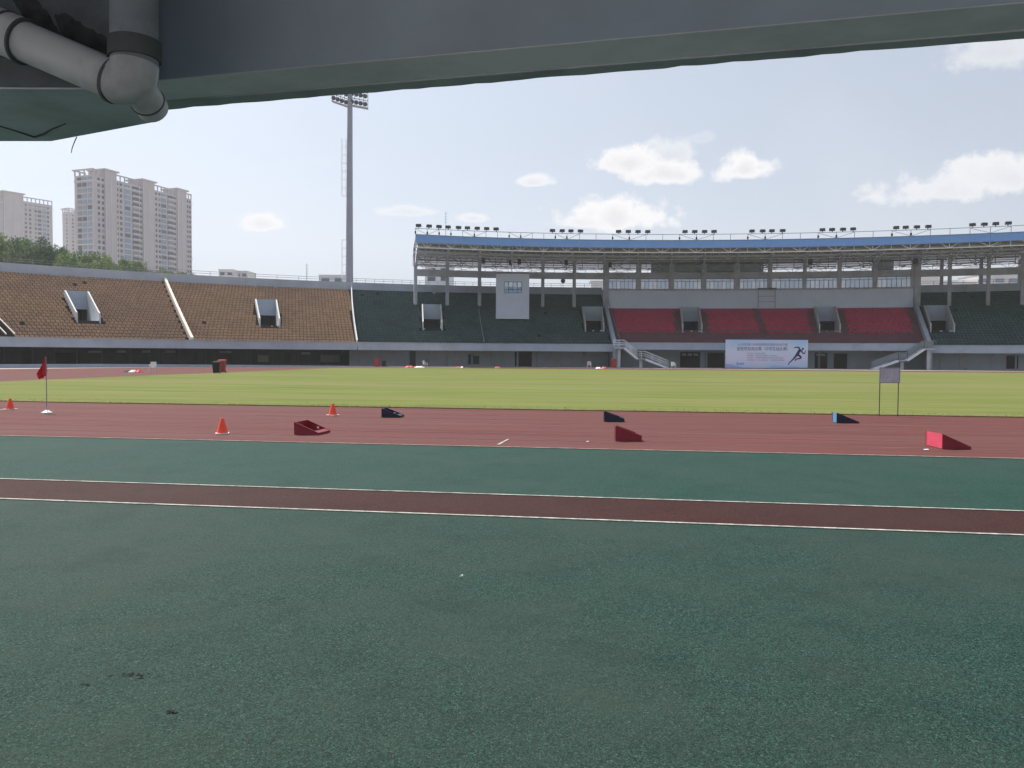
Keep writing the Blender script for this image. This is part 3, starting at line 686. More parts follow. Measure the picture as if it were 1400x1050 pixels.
# walkway rail on the canopy edge
mb = MB()
for h in (.86,): mb.sweep([(OF+.05, ZF1+h), (OF+.11, ZF1+h), (OF+.11, ZF1+h+.07), (OF+.05, ZF1+h+.07)], qf(tt))
for i in range(NB+1): mb.bar(Q(tt[i], OF+.08, ZF1), Q(tt[i], OF+.08, ZF1+.9), .06)
for i in range(0, NB-1, 4):
    mb.bar(Q(tt[i], OF+.08, ZF1+.85), Q(tt[i+1], OF+.08, ZF1+.08), .05); mb.bar(Q(tt[i+1], OF+.08, ZF1+.08), Q(tt[i+2], OF+.08, ZF1+.85), .05)
mb.build('guard_rail', STEEL_G, can)
boxes = [i for i in range(NB) if i in (0, 1, 2, 3, 5)] + [8, 9, 12, 13, 16, 17, 20, 21, 24, 25, 28, 29, 32, 33]
for i in boxes:
    p = Q(tt[i], OF+.02, ZF1+.32); mb = MB(); mb.box(p, (.2, .2, .32), 0); mb.build('junction_box', BLACKP, can)
for x, y in ((698, 359), (710, 358), (661, 356), (834, 359), (1108, 357), (1252, 353), (774, 366)):
    t_ = t_at(x, 12, 16.5); p = Q(t_, 12, 16.4+random.uniform(-.1, .2)); mb = MB(); mb.box(p, (.55, .5, .8), 0); mb.build('loudspeaker', STEEL_D, can)
# small floodlights on the rail
def lamp_mesh():
    mb = MB(); mb.box((0, -.05, .36), (.66, .34, .34)); mb.box((0, -.26, .34), (.72, .06, .40)); mb.box((0, 0, .09), (.10, .10, .20)); mb.bar((-.36, 0, .12), (-.36, 0, .40), .04); mb.bar((.36, 0, .12), (.36, 0, .40), .04); mb.box((0, 0, .17), (.76, .06, .04))
    return mb
lamp0 = None
ords = ['first', 'second', 'third', 'fourth', 'fifth', 'sixth', 'seventh', 'eighth', 'ninth']
groups = [([572.5, 586.4, 599.6, 612.9, 626.3, 639.2, 652.4, 665.4, 678.6], 'of nine at the canopy left end'),
 ([755, 768.5, 780.5, 793], 'of four over the gap beside the press box'), ([846, 859, 872, 885.5], 'of four over the press box left end'), ([936.5, 949.5, 963, 976.5], 'of four over the left red seat entrance'),
 ([1028, 1042, 1055, 1069.5], 'of four straight above the banner'), ([1124.5, 1138, 1152, 1166.5], 'of four over the right red seat entrance'), ([1225, 1238.5, 1253, 1268.5], 'of four over the press box right end'), ([1330, 1345, 1361, 1378], 'of four nearest the right photo edge')]
for xs, where in groups:
    for i, x in enumerate(xs):
        t_ = t_at(x, OF+.08, ZF1+1); p = Q(t_, OF+.08, ZF1+.93)
        if lamp0 is None: lamp0 = lamp_mesh().build('floodlight', STEEL_D); o = lamp0
        else: o = lamp0.copy(); col.objects.link(o)
        o.location = p; o.rotation_euler = (0, 0, heading(pf0+(pf1-pf0)*t_)+random.uniform(-.5, .5))
        tag(o, f'{ords[i]} floodlight from the left {where}', 'floodlight', 'floodlights on the canopy rail')

# ------------------------------------------------------------------ stairs down from the red stand
def stairs(px_top, px_mid, px_bot, label, solid):
    A, M_, B = P(ph_at(px_top, -1.6, 2), -1.6), P(ph_at(px_mid, -1.6, 1), -1.6), P(ph_at(px_bot, -1.6, 0), -1.6)
    d = (B-A).normalized(); rz = math.atan2(d.y, d.x); nn = Vector((-d.y, d.x, 0)); Ltot = (B-A).length; wdt = 1.5; ZT = 2.95
    root = thing('staircase', label, 'staircase', A)
    ld = (.9, 1.3)
    lm = (M_-A).length
    mb = MB(); mb.box(A-d*.35+Vector((0, 0, ZT-.12)), (1.5, wdt, .24), rz); mb.build('landing', CONC2, root)
    mb = MB(); mb.box(M_+Vector((0, 0, ZT*.46-.1)), (1.1, wdt, .2), rz); mb.build('landing', CONC2, root)
    fl = [(A+d*.4, ZT, M_-d*.55, ZT*.46), (M_+d*.55, ZT*.46, B, .05)]
    for p, za, q, zb in fl:
        n = 9; mb = MB()
        for i in range(n):
            c = p+(q-p)*((i+.5)/n); z = za+(zb-za)*((i+1)/n); mb.box(c+Vector((0, 0, z-.06)), ((q-p).length/n+.02, wdt-.1, .13), rz)
        mb.build('flight', CONC2, root)
        mb = MB()
        for s in (-1, 1): mb.bar(p+nn*(s*wdt/2)+Vector((0, 0, za-.16)), q+nn*(s*wdt/2)+Vector((0, 0, zb-.10)), .10, .30)
        mb.build('stringer', STEEL_W, root)
    for s in (-1, 1):
        mb = MB()
        pts = [(A-d*1.05, ZT), (A+d*.4, ZT), (M_-d*.55, ZT*.46), (M_+d*.55, ZT*.46), (B, .05)]
        for h in ((.35, .65, 1.0) if not solid else (1.0,)):
            for (p, z), (q, z2) in zip(pts, pts[1:]): mb.bar(p+nn*(s*wdt/2)+Vector((0, 0, z+h)), q+nn*(s*wdt/2)+Vector((0, 0, z2+h)), .06)
        for (p, z), (q, z2) in zip(pts, pts[1:]):
            k = max(2, int((q-p).length/1.0))
            for i in range(k+1):
                c = p+(q-p)*(i/k)+nn*(s*wdt/2); zz = z+(z2-z)*i/k; mb.bar(c+Vector((0, 0, zz)), c+Vector((0, 0, zz+1.0)), .05)
        mb.build('railing', STEEL_W if not solid else STEEL_G, root)
        if solid and s < 0:
            for (p, z), (q, z2) in zip(pts, pts[1:]):
                mb = MB(); a_ = p+nn*(s*(wdt/2-.04)); b_ = q+nn*(s*(wdt/2-.04)); e = nn*.02
                mb.add([a_-e+Vector((0, 0, z+.1)), b_-e+Vector((0, 0, z2+.1)), b_-e+Vector((0, 0, z2+.9)), a_-e+Vector((0, 0, z+.9)), a_+e+Vector((0, 0, z+.1)), b_+e+Vector((0, 0, z2+.1)), b_+e+Vector((0, 0, z2+.9)), a_+e+Vector((0, 0, z+.9))],
                       [(0, 1, 2, 3), (5, 4, 7, 6), (3, 2, 6, 7), (0, 4, 5, 1), (0, 3, 7, 4), (1, 5, 6, 2)]); mb.build('infill_panel', STEEL_G, root)
    for p, z in ((A-d*.3, ZT-.25), (M_, ZT*.46-.21)):
        mb = MB(); mb.box(p+Vector((0, 0, z/2)), (.42, .42, z), rz); mb.build('support_column', WHITE, root)
stairs(849, 876, 912, 'open steel staircase with railings left of the banner', False)
stairs(1266, 1233, 1192, 'grey staircase with panelled railing right of the banner', True)

# ------------------------------------------------------------------ banner
bl, br = atz(991.5, 504.2, 0), atz(1104, 504.8, 0); bl.z = br.z = 0
br = Vector((br.x, br.y, 0)); dB = (br-bl); BW = dB.length; dB.normalize(); BH = 3.85
ban = thing('banner', 'large pale blue event banner with Chinese lettering and a running figure', 'banner', bl)
rzB = math.atan2(dB.y, dB.x); nB = Vector((dB.y, -dB.x, 0))
PRINT = bpy.data.materials.new('banner_print'); PRINT.use_nodes = True
t_, l_ = PRINT.node_tree.nodes, PRINT.node_tree.links
tcb = t_.new('ShaderNodeTexCoord'); sp = t_.new('ShaderNodeSeparateXYZ'); l_.new(tcb.outputs['Object'], sp.inputs[0])
mrz = t_.new('ShaderNodeMapRange'); mrz.inputs['From Max'].default_value = BH; l_.new(sp.outputs['Z'], mrz.inputs['Value'])
nzb = t_.new('ShaderNodeTexNoise'); nzb.inputs['Scale'].default_value = .35; nzb.inputs['Detail'].default_value = 3; l_.new(tcb.outputs['Object'], nzb.inputs['Vector'])
ad = t_.new('ShaderNodeMath'); ad.operation = 'MULTIPLY_ADD'; ad.inputs[1].default_value = .9; l_.new(nzb.outputs['Fac'], ad.inputs[0])
sb_ = t_.new('ShaderNodeMath'); sb_.operation = 'SUBTRACT'; sb_.inputs[1].default_value = .45; l_.new(mrz.outputs[0], sb_.inputs[0]); l_.new(sb_.outputs[0], ad.inputs[2])
cr_ = t_.new('ShaderNodeValToRGB'); e_ = cr_.color_ramp.elements
e_[0].position = 0; e_[0].color = (.33, .50, .78, 1); e_[1].position = 1; e_[1].color = (.38, .58, .86, 1)
for ps, c in ((.12, (.50, .62, .82, 1)), (.4, (.60, .60, .80, 1)), (.7, (.55, .64, .84, 1))): q_ = e_.new(ps); q_.color = c
l_.new(ad.outputs[0], cr_.inputs[0]); l_.new(cr_.outputs[0], t_['Principled BSDF'].inputs['Base Color']); t_['Principled BSDF'].inputs['Roughness'].default_value = .55
mb = MB(); mb.box(bl+dB*(BW/2)+Vector((0, 0, .12+BH/2)), (BW, .06, BH), rzB); mb.build('sheet', PRINT, ban)
mb = MB()
for k in range(5):
    c = bl+dB*(.1+(BW-.2)*k/4)-nB*.12; mb.bar(c, c+Vector((0, 0, BH)), .06); mb.bar(c+Vector((0, 0, 2.2)), c-nB*1.2, .05)
mb.bar(bl-nB*.12+Vector((0, 0, .1)), br-nB*.12+Vector((0, 0, .1)), .06); mb.build('frame', STEEL_D, ban)
INK = mat('navy_ink', (.035, .03, .12)); INK2 = mat('grey_ink', (.16, .17, .30)); INKP = mat('violet_ink', (.20, .10, .25))
def btext(s, x, z, h, wd, material, name='lettering'):
    cv = bpy.data.curves.new(name, 'FONT'); cv.body = s; cv.size = h; cv.align_x = 'LEFT'; cv.extrude = .002; cv.resolution_u = 1
    o = bpy.data.objects.new(name, cv); col.objects.link(o); o.parent = ban; cv.materials.append(material)
    bpy.context.view_layer.update()
    k = wd/max(o.dimensions.x, .01)
    me = bpy.data.meshes.new_from_object(o); bpy.data.objects.remove(o); o = bpy.data.objects.new(name, me); col.objects.link(o); o.parent = ban
    if not me.materials: me.materials.append(material)
    o.location = dB*(x*BW)+nB*.036+Vector((0, 0, .12+z*BH)); o.rotation_euler = (R(90), 0, rzB); o.scale = (k, 1, 1)
    return o
btext('2021年全市青少年体育锦标赛暨全民健身运动会系列赛', .15, .79, .40, .60*BW, INKP)
btext('田径项目测试赛（中学生组比赛）', .135, .625, .56, .615*BW, INK)
btext('主办单位：市体育局 教育局', .26, .50, .19, .22*BW, INK2); btext('承办单位：市田径运动管理中心 体育学校', .26, .42, .19, .36*BW, INK2)
btext('协办单位：市体育场馆管理处 田径协会 各区体育中心', .26, .345, .19, .45*BW, INK2); btext('比赛时间：九月 比赛地点：市体育场 田径场', .26, .265, .19, .45*BW, INK2)
def bprint(name, polys, material):
    mb = MB()
    for pl in polys:
        pts = [bl+dB*(x*BW)+nB*.036+Vector((0, 0, .12+z*BH)) for x, z in pl]; pts2 = [p+nB*.004 for p in pts]; n = len(pts)
        mb.add(pts2+pts, [tuple(range(n))]+[(i, (i+1) % n, n+(i+1) % n, n+i) for i in range(n)])
    return mb.build(name, material, ban)
def zc(x, y): return ((x-128)/1205, 1-(y-78)/395)
def limb(pts, ws):
    out = []
    for (a, b), (wa, wb) in zip(zip(pts, pts[1:]), zip(ws, ws[1:])):
        dx, dy = b[0]-a[0], b[1]-a[1]; ln = math.hypot(dx, dy); nx, ny = -dy/ln, dx/ln
        out.append([zc(a[0]+nx*wa, a[1]+ny*wa), zc(b[0]+nx*wb, b[1]+ny*wb), zc(b[0]-nx*wb, b[1]-ny*wb), zc(a[0]-nx*wa, a[1]-ny*wa)])
    return out
runner = limb([(1222, 205), (1200, 245), (1165, 292)], [20, 22, 17]) + limb([(1215, 198), (1185, 178), (1150, 182), (1118, 192)], [12, 10, 7, 3]) + limb([(1236, 222), (1252, 258), (1284, 268), (1302, 222)], [11, 9, 8, 3]) \
    + limb([(1170, 288), (1112, 352), (1062, 398), (1048, 428)], [17, 10, 7, 5]) + limb([(1185, 282), (1236, 318), (1232, 332), (1150, 348), (1142, 356), (1162, 372)], [17, 12, 10, 8, 6, 4]) \
    + [[zc(1258+15*math.cos(k*.785), 203+18*math.sin(k*.785)) for k in range(8)]]
bprint('running_figure', runner, INK)
bprint('emblem', [[zc(200, 150), zc(215, 165), zc(205, 185), zc(192, 170)], [zc(222, 160), zc(248, 148), zc(235, 178), zc(225, 172)]], mat('lime_ink', (.55, .65, .35)))
bprint('emblem', [[zc(290+i*22, 392+(i % 3)*14), zc(304+i*22, 394+(i % 2)*12), zc(308+i*22, 424+(i % 2)*10), zc(298+i*22, 430)] for i in range(5)], mat('blue_ink', (.13, .2, .55)))
bprint('wave', [[zc(130, 412), zc(200, 420), zc(290, 446), zc(420, 470), zc(130, 470)]], mat('violet_wave_ink', (.38, .42, .70)))
bprint('wave', [[zc(900, 470), zc(1000, 455), zc(1120, 452), zc(1240, 462), zc(1325, 458), zc(1325, 470)]], mat('teal_wave_ink', (.28, .46, .62)))

# ------------------------------------------------------------------ floodlight mast
mp_ = aty(478, 482, 148); mp_.z = 0
mast = thing('floodlight_mast', 'tall tapering grey floodlight mast rising behind the orange stand', 'floodlight mast', mp_)
mb = MB(); mb.tube([mp_, mp_+Vector((0, 0, 20)), mp_+Vector((.1, 0, 40)), mp_+Vector((.2, 0, 54))], [.78, .66, .52, .42], 16); mb.build('pole', mat('mast_paint', (.22, .23, .28), (.26, .27, .32), .5, .6), mast, True)
zb = CAM.z+(aty(478, 146, 148).z-CAM.z)
for s, (xa, xb, ya, yb) in ((-1, (454, 477, 139, 147)), (1, (479, 503, 144.5, 149))):
    A = aty(xa, ya, 148+(1.4 if s < 0 else 0)); B = aty(xb, yb, 148+(0 if s < 0 else 1.4)); d = (B-A)
    fr = MB()
    for k in range(6):
        h = Vector((0, 0, k*1.45)); fr.bar(A+h, B+h, .12)
    for k in range(5): fr.bar(A+d*(k/4), A+d*(k/4)+Vector((0, 0, 7.3)), .09)
    fr.build('lamp_frame', STEEL_G, mast)
    fr = MB(); e = Vector((0, -.6, 0)); fr.add([A+e, B+e, B-e, A-e, A+e+Vector((0, 0, .12)), B+e+Vector((0, 0, .12)), B-e+Vector((0, 0, .12)), A-e+Vector((0, 0, .12))], [(3, 2, 1, 0), (4, 5, 6, 7), (0, 1, 5, 4), (1, 2, 6, 5), (2, 3, 7, 6), (3, 0, 4, 7)]); fr.build('service_deck', STEEL_G, mast)
    for r_ in range(5):
        for c in range(4):
            p = A+d*((c+.5)/4)+Vector((0, -.25, .75+r_*1.45)); lm = MB()
            lm.tube([p+Vector((0, .35, .12)), p+Vector((0, -.05, 0)), p+Vector((0, -.25, -.10))], [.14, .36, .42], 10); lm.build('lamp', STEEL_D, mast)
def ladder(xc, y0, y1):
    mb = MB(); a = aty(xc, y1, 148); b = aty(xc, y0, 148)
    z0, z1 = a.z, b.z; X = Vector((.42, 0, 0)); Yv = Vector((0, .42, 0)); c = Vector((a.x, 148, 0))
    for s in (-1, 1):
        for q in (-1, 1): mb.bar(c+X*s+Yv*q+Vector((0, 0, z0)), c+X*s+Yv*q+Vector((0, 0, z1)), .06)
    z = z0
    while z < z1:
        for s in (-1, 1): mb.bar(c+X*s-Yv+Vector((0, 0, z)), c+X*s+Yv+Vector((0, 0, z)), .05)
        for q in (-1, 1): mb.bar(c-X+Yv*q+Vector((0, 0, z)), c+X+Yv*q+Vector((0, 0, z)), .05)
        mb.bar(c+X+Vector((0, 0, z)), Vector((mp_.x-.4, mp_.y, z)), .05); z += 1.5
    mb.build('caged_ladder', STEEL_W, mast)
ladder(470.5, 190, 268); ladder(471, 328, 384)

# ------------------------------------------------------------------ thin masts on the skyline
def thin_mast(px, y0, y1, Y, rad, label, cat='antenna'):
    a, b = aty(px, y1, Y), aty(px, y0, Y); mb = MB(); a.z = max(a.z, 0); mb.tube([a, b], [rad, rad*.5], 6)
    for k in range(4):
        c = a+(b-a)*(.55+.12*k); mb.bar(c-Vector((.25, 0, 0)), c+Vector((.25, 0, 0)), rad*.6)
    tag(mb.build('antenna_mast', STEEL_G), label, cat)
thin_mast(419.5, 360, 392, 140, .07, 'thin antenna mast on the rim left of the floodlight mast')
thin_mast(609.5, 289, 322, 122, .05, 'thin lattice antenna rising behind the nine canopy floodlights')
p = P(ph_at(770, 22, 14), 22.3); rl = thing('round_lamp', 'dark round lamp on a thin post seen under the canopy', 'lamp', (p.x, p.y, 13.4))
mb = MB(); mb.lathe((p.x, p.y, 14.6), [(.05, -.42), (.3, -.3), (.42, 0), (.3, .3), (.05, .42)], 12); mb.build('globe', STEEL_D, rl, True); mb = MB(); mb.bar((p.x, p.y, 13.4), (p.x, p.y, 14.2), .06); mb.build('post', STEEL_G, rl)

# ------------------------------------------------------------------ apartment towers
TW_WALL = mat('tower_beige', (.36, .34, .355), (.41, .385, .395), .12, .8, c3=(.32, .31, .325), s3=.05)
TW_LIGHT = mat('tower_light_trim', (.43, .44, .47), (.48, .49, .52), .3, .7)
TW_WIN = mat('tower_window', (.035, .045, .065), (.06, .07, .10), .6, .3, spec=.2)
TW_BLUE = mat('tower_blue_glass', (.13, .19, .27), (.18, .24, .32), .4, .2, spec=.6)
def unit_win(mtl, dep=.25):
    mb = MB(); mb.box((0, 0, 0), (1, dep, 1)); me = bpy.data.meshes.new('window'); me.from_pydata([tuple(v) for v in mb.v], [], mb.f); me.materials.append(mtl); return me
UW, UB, UBAL = unit_win(TW_WIN), unit_win(TW_BLUE), unit_win(TW_LIGHT, 1.0)
UW2 = unit_win(mat('tower_curtained_window', (.16, .17, .19), (.22, .23, .25), .6, .4))
def tower(label, O, a, Ln, D, H, cores, wins, glaz, endwins, floor=2.9, z_first=8, endw_from=0):
    """box tower: near corner O, long facade along a, depth to the left of it"""
    a = Vector((*a, 0)).normalized(); b = Vector((-a.y, a.x, 0)); O = Vector((*O, 0)); rz = math.atan2(a.y, a.x)
    root = thing('apartment_tower', label, 'apartment building', O)
    mb = MB(); mb.box(O+a*(Ln/2)+b*(D/2)+Vector((0, 0, H/2)), (Ln, D, H), rz); mb.build('wall', TW_WALL, root)
    for t0, t1, up in cores:
        mb = MB(); mb.box(O+a*((t0+t1)/2)+b*(D*.4-.6)+Vector((0, 0, (H+up)/2)), (t1-t0, D*.8, H+up), rz)
        mb.box(O+a*((t0+t1)/2)+b*(D*.4-.6)+Vector((0, 0, H+up+.35)), (t1-t0+2.0, D*.8+2.0, .7), rz); mb.build('stair_core', TW_WALL, root)
        for x in (t0+.3, (t0+t1)/2, t1-.3):
            mb = MB(); mb.box(O+a*x+b*(-.75)+Vector((0, 0, H/2)), (.35, .25, H), rz); mb.build('rib', TW_LIGHT, root)
    # pergola frames on the roof between the cores
    pg = MB(); tops = [0]+[q for c in cores for q in c[:2]]+[Ln]
    for i in range(0, len(tops), 2):
        x0, x1 = tops[i], tops[i+1]
        if x1-x0 < 2: continue
        for yb_ in (.2, D-.2):
            n = max(2, int((x1-x0)/2.6))
            for k in range(n+1): pg.box(O+a*(x0+.2+(x1-x0-.4)*k/n)+b*yb_+Vector((0, 0, H+1.2)), (.5, .4, 2.4), rz)
            pg.box(O+a*((x0+x1)/2)+b*yb_+Vector((0, 0, H+2.7)), (x1-x0, .7, .6), rz)
    for k in range(5): pg.box(O+b*(D*k/4)+a*.25+Vector((0, 0, H+1.2)), (.5, .5, 2.4), rz)
    pg.box(O+b*(D/2)-a*.5+Vector((0, 0, H+2.7)), (1.0, D+1, .6), rz)
    pg.build('roof_pergola', TW_WALL, root)
    for z in (H*.62, H*.97):
        mb = MB(); mb.box(O+a*(Ln/2)+b*(D/2)+Vector((0, 0, z)), (Ln+.7, D+.7, .5), rz); mb.build('cornice', TW_LIGHT, root)
    cnt = 0; n_f = int((H-z_first)/floor)
    big = []
    for (t, wd, ht, kind) in wins:
        for f in range(n_f): big.append((wd*ht, t, z_first+f*floor+1.4, wd, ht, kind, 0))
    for (s, wd, ht, kind) in endwins:
        for f in range(endw_from, n_f): big.append((wd*ht+5, s, z_first+f*floor+1.4, wd, ht, kind, 1))
    big.sort(key=lambda q: (-q[0], -q[2]))
    rest = MB()
    for i, (_, t, z, wd, ht, kind, end) in enumerate(big):
        off = -.07 if kind < 2 else -.67
        p = (O+a*t+b*off if not end else O+b*t-a*.07)+Vector((0, 0, z))
        if kind == 0 and wd > 4 and not end: inst(UBAL, 'balcony', root, p-Vector((0, 0, ht/2+.35))+b*(-.45), rz, (wd+.4, .9, .55))
        if i < 298: inst((UW if random.random() < .75 else UW2) if kind != 1 else (UB if random.random() < .8 else UW), 'window', root, p, rz if not end else rz+math.pi/2, (wd, 1, ht))
        else: rest.box(p, (wd, .25, ht), rz if not end else rz+math.pi/2)
    if rest.v: tag(rest.build('small_windows', TW_WIN, root), kind='stuff')
    for (t0, t1) in glaz:
        mb = MB(); mb.box(O+a*((t0+t1)/2)+b*.0+Vector((0, 0, H/2)), (t1-t0, .3, H-4), rz); mb.build('glazed_bay', TW_BLUE, root)
        sl = MB()
        for f in range(n_f): sl.box(O+a*((t0+t1)/2)+b*(-.1)+Vector((0, 0, z_first+f*floor)), (t1-t0+.3, .5, .35), rz)
        sl.build('floor_bands', TW_LIGHT, root)
    return root
O1 = aty(131, 484, 410)
bal = [27, 52.2]
wins = [(3.0, 1.3, 1.6, 0), (5.6, 1.2, 1.7, 0), (14.8, 1.0, 1.5, 0), (17.2, 1.3, 1.6, 0), (30.6, 1.1, 1.4, 0), (41.6, 1.1, 1.5, 0), (44.0, 1.2, 1.5, 0), (55.6, 1.1, 1.4, 0), (65.6, 1.1, 1.5, 0), (67.6, 1.1, 1.5, 0)] + [(t, 4.6, 1.7, 0) for t in bal] + [(t, 3.4, 1.7, 1) for t in (21.4, 47.2)]
tower('tallest beige apartment tower with blue glazed bays beyond the orange stand', (O1.x, O1.y), (.346, .938), 69, 13, 92.5,
      [(6.6, 14.0, 3.6), (31.6, 40.0, 3.6), (57.0, 64.4, 3.6)], wins, [(19.6, 23.4), (45.4, 49.0)], [(2.6, 2.6, 2.0, 1), (6.2, 2.8, 2.0, 1), (9.6, 2.6, 2.0, 0)])
O2 = aty(20, 484, 520)
tower('pale apartment tower cut by the left edge of the photo', (O2.x-9, O2.y), (.55, .835), 34, 22, 102,
      [(3, 15, 4)], [(16.8, 1.2, 1.6, 0), (19.5, 1.2, 1.6, 0), (23, 1.3, 1.6, 0), (25.5, 2.2, 1.7, 0), (31, 1.3, 1.6, 0)], [(27.5, 29.8)], [(5, 2.5, 1.8, 1), (10, 2.5, 1.8, 0)])
O3 = aty(97, 484, 640)
tower('narrow beige apartment tower half hidden behind the tallest tower', (O3.x, O3.y), (.5, .866), 24, 9, 114, [(8, 20, 2)], [(3, 1.2, 1.6, 0), (6, 1.2, 1.6, 0)], [], [(3, 1.4, 1.6, 0)])

# low buildings on the skyline
def low_block(px0, px1, ytop, Y, label, mtl, D=14, winrows=2, glassy=None):
    A, B = aty(px0, ytop, Y), aty(px1, ytop, Y); H = A.z; wd = B.x-A.x
    root = thing('low_building', label, 'building', ((A.x+B.x)/2, Y, 0))
    mb = MB(); mb.box(((A.x+B.x)/2, Y+D/2, H/2), (wd, D, H)); mb.build('wall', mtl, root)
    mb = MB(); mb.box(((A.x+B.x)/2, Y+D/2, H+.15), (wd+.5, D+.5, .3)); mb.build('roof', CONC2, root)
    for r_ in range(winrows):
        n = max(2, int(wd/4))
        for k in range(n): inst(UW if glassy is None else glassy, 'window', root, (A.x+wd*(k+.5)/n, Y-.05, H-2-r_*3.2), 0, (wd/n*.6, .5, 1.5))
    return root
PALE = mat('pale_render', (.50, .50, .50), (.56, .56, .56), .2, .8)
PALEB = mat('pale_blue_render', (.42, .49, .56), (.47, .54, .60), .2, .8)
low_block(299, 319, 369, 420, 'left pale grey rooftop block on the skyline right of the towers', PALE, winrows=2)
low_block(320.5, 338.5, 371, 428, 'right pale grey rooftop block on the skyline right of the towers', PALE, winrows=2)
low_block(436, 472, 376.5, 360, 'low pale building on the skyline left of the floodlight mast', PALEB, winrows=2)
low_block(581, 617, 362, 300, 'pale blue building seen under the left end of the canopy', PALEB, winrows=3)
low_block(1258, 1284, 374, 260, 'pale wall of a building seen under the canopy right of the press box', PALE, winrows=0)
rb = low_block(1338, 1396, 376, 300, 'pale building with a blue window seen under the canopy at right', PALE, winrows=2, glassy=UB)
low_block(1290, 1336, 386, 280, 'low long shed seen under the canopy between two columns', PALE, winrows=0)
low_block(808, 824, 385, 240, 'small pale rooftop hut seen just left of the press box', PALE, winrows=0, D=5)

# ------------------------------------------------------------------ trees behind the orange stand
LEAF_GAIN = 1.5
LEAF = [mat('leaves_'+n, tuple(x*LEAF_GAIN for x in c1), tuple(x*LEAF_GAIN for x in c2), .5, .7, spec=.25) for n, c1, c2 in (('olive', (.085, .125, .050), (.125, .165, .065)), ('deep', (.055, .092, .046), (.085, .125, .058)), ('fresh', (.105, .155, .055), (.145, .195, .070)))]
BARK = mat('bark', (.09, .07, .055), (.13, .10, .08), 4, .9)
def crown_mesh(seed, n_cl=95, leaf=60):
    r_ = np.random.default_rng(seed); cents, rads = [], []
    for i in range(n_cl):
        d = r_.normal(size=3); d /= np.linalg.norm(d); rr = r_.random()**.4
        c = d*rr*np.array([1, 1, 1.0]); c[2] = c[2]*.95
        if c[2] < -.7: c[2] *= .5
        cents.append(c*(.72+.3*r_.random())); rads.append(.13+.17*r_.random())
    V, F = [], []
    for c, rd in zip(cents, rads):
        k = int(leaf*(rd/.2)**2)
        d = r_.normal(size=(k, 3)); d /= np.linalg.norm(d, axis=1)[:, None]
        p = c+d*rd*(r_.random((k, 1))**.35)
        sz = r_.uniform(.022, .050, (k, 1)); t1 = r_.normal(size=(k, 3)); t1 /= np.linalg.norm(t1, axis=1)[:, None]; t2 = np.cross(t1, d+.6*r_.normal(size=(k, 3))); t2 /= np.linalg.norm(t2, axis=1)[:, None]+1e-6
        o = len(V)*0
        V.append(np.stack([p-t1*sz*1.3, p-t2*sz*.7, p+t1*sz*1.3, p+t2*sz*.7], 1).reshape(-1, 3))
    V = np.concatenate(V); return V, np.arange(len(V)).reshape(-1, 4), cents
protos = [crown_mesh(s) for s in (3, 11, 23, 31)]
pro_me = {}
def tree(px, ytop, Y, wpx, kind, leafm, label):
    t = aty(px, ytop, Y); H = t.z; rx = wpx*1.45/F_PX*Y/2
    root = thing('broadleaf_tree', label, 'tree', (t.x, Y, 0), 'trees behind the orange stand')
    V, Fq, cents = protos[kind]; key = (kind, leafm.name)
    rz_ = rx*random.uniform(.95, 1.25); cz = H-rz_*.95
    if key not in pro_me:
        o = np_mesh('crown', V, Fq, leafm, None); pro_me[key] = o.data; o.parent = root
    else: o = bpy.data.objects.new('crown', pro_me[key]); col.objects.link(o); o.parent = root
    o.location = (0, 0, cz); o.scale = (rx, rx*.9, rz_); o.rotation_euler = (0, 0, random.uniform(0, 6.28))
    mb = MB(); b0 = Vector((t.x, Y, 0)); tp = Vector((t.x+random.uniform(-.5, .5), Y, cz+rz_*.3)); md = b0+(tp-b0)*.55+Vector((random.uniform(-.3, .3), 0, 0))
    mb.tube([b0, md, tp], [.34, .24, .08], 8)
    for k in range(5):
        c = cents[k*7 % len(cents)]; st = b0+(tp-b0)*random.uniform(.45, .8)
        mb.tube([st, st+(Vector((t.x+c[0]*rx*.8, Y+c[1]*rx*.8, cz+c[2]*rz_*.8))-st)*.6, Vector((t.x+c[0]*rx*.8, Y+c[1]*rx*.8, cz+c[2]*rz_*.8))], [.13, .08, .03], 6)
    mb.build('trunk', BARK, root)
for px, yt, Y, wpx, kd, lf, lab in (
    (-22, 326, 150, 60, 0, 0, 'bushy tree at the very left edge below the pale tower'),
    (12, 318, 152, 50, 1, 2, 'light green tree by the left edge standing below the pale tower'),
    (37, 319, 148, 42, 2, 1, 'tallest dark green tree right of the pale tower base'),
    (62, 331, 152, 36, 0, 1, 'rounded dark tree in the gap between the two towers'),
    (80, 334, 158, 24, 3, 1, 'small dark pointed tree just left of the tallest tower'),
    (99, 341, 150, 42, 1, 2, 'fresh green tree in front of the left corner of the tallest tower'),
    (126, 343, 154, 36, 3, 0, 'olive green tree below the blue end windows of the tallest tower'),
    (149, 344, 149, 36, 2, 2, 'fresh green tree below the first beige core of the tallest tower'),
    (172, 351, 154, 34, 0, 2, 'light tree below the first glazed bay of the tallest tower'),
    (192, 356, 151, 28, 1, 0, 'low olive tree below the middle of the tallest tower'),
    (218, 365, 154, 30, 3, 2, 'low bush like tree top just above the pale dividing wall'),
    (244, 367, 157, 32, 2, 0, 'small tree crown below the right end of the tallest tower'),
    (262, 372, 160, 20, 0, 1, 'last tiny tree top at the right foot of the tallest tower')):
    tree(px, yt, Y, wpx, kd, LEAF[lf], lab)

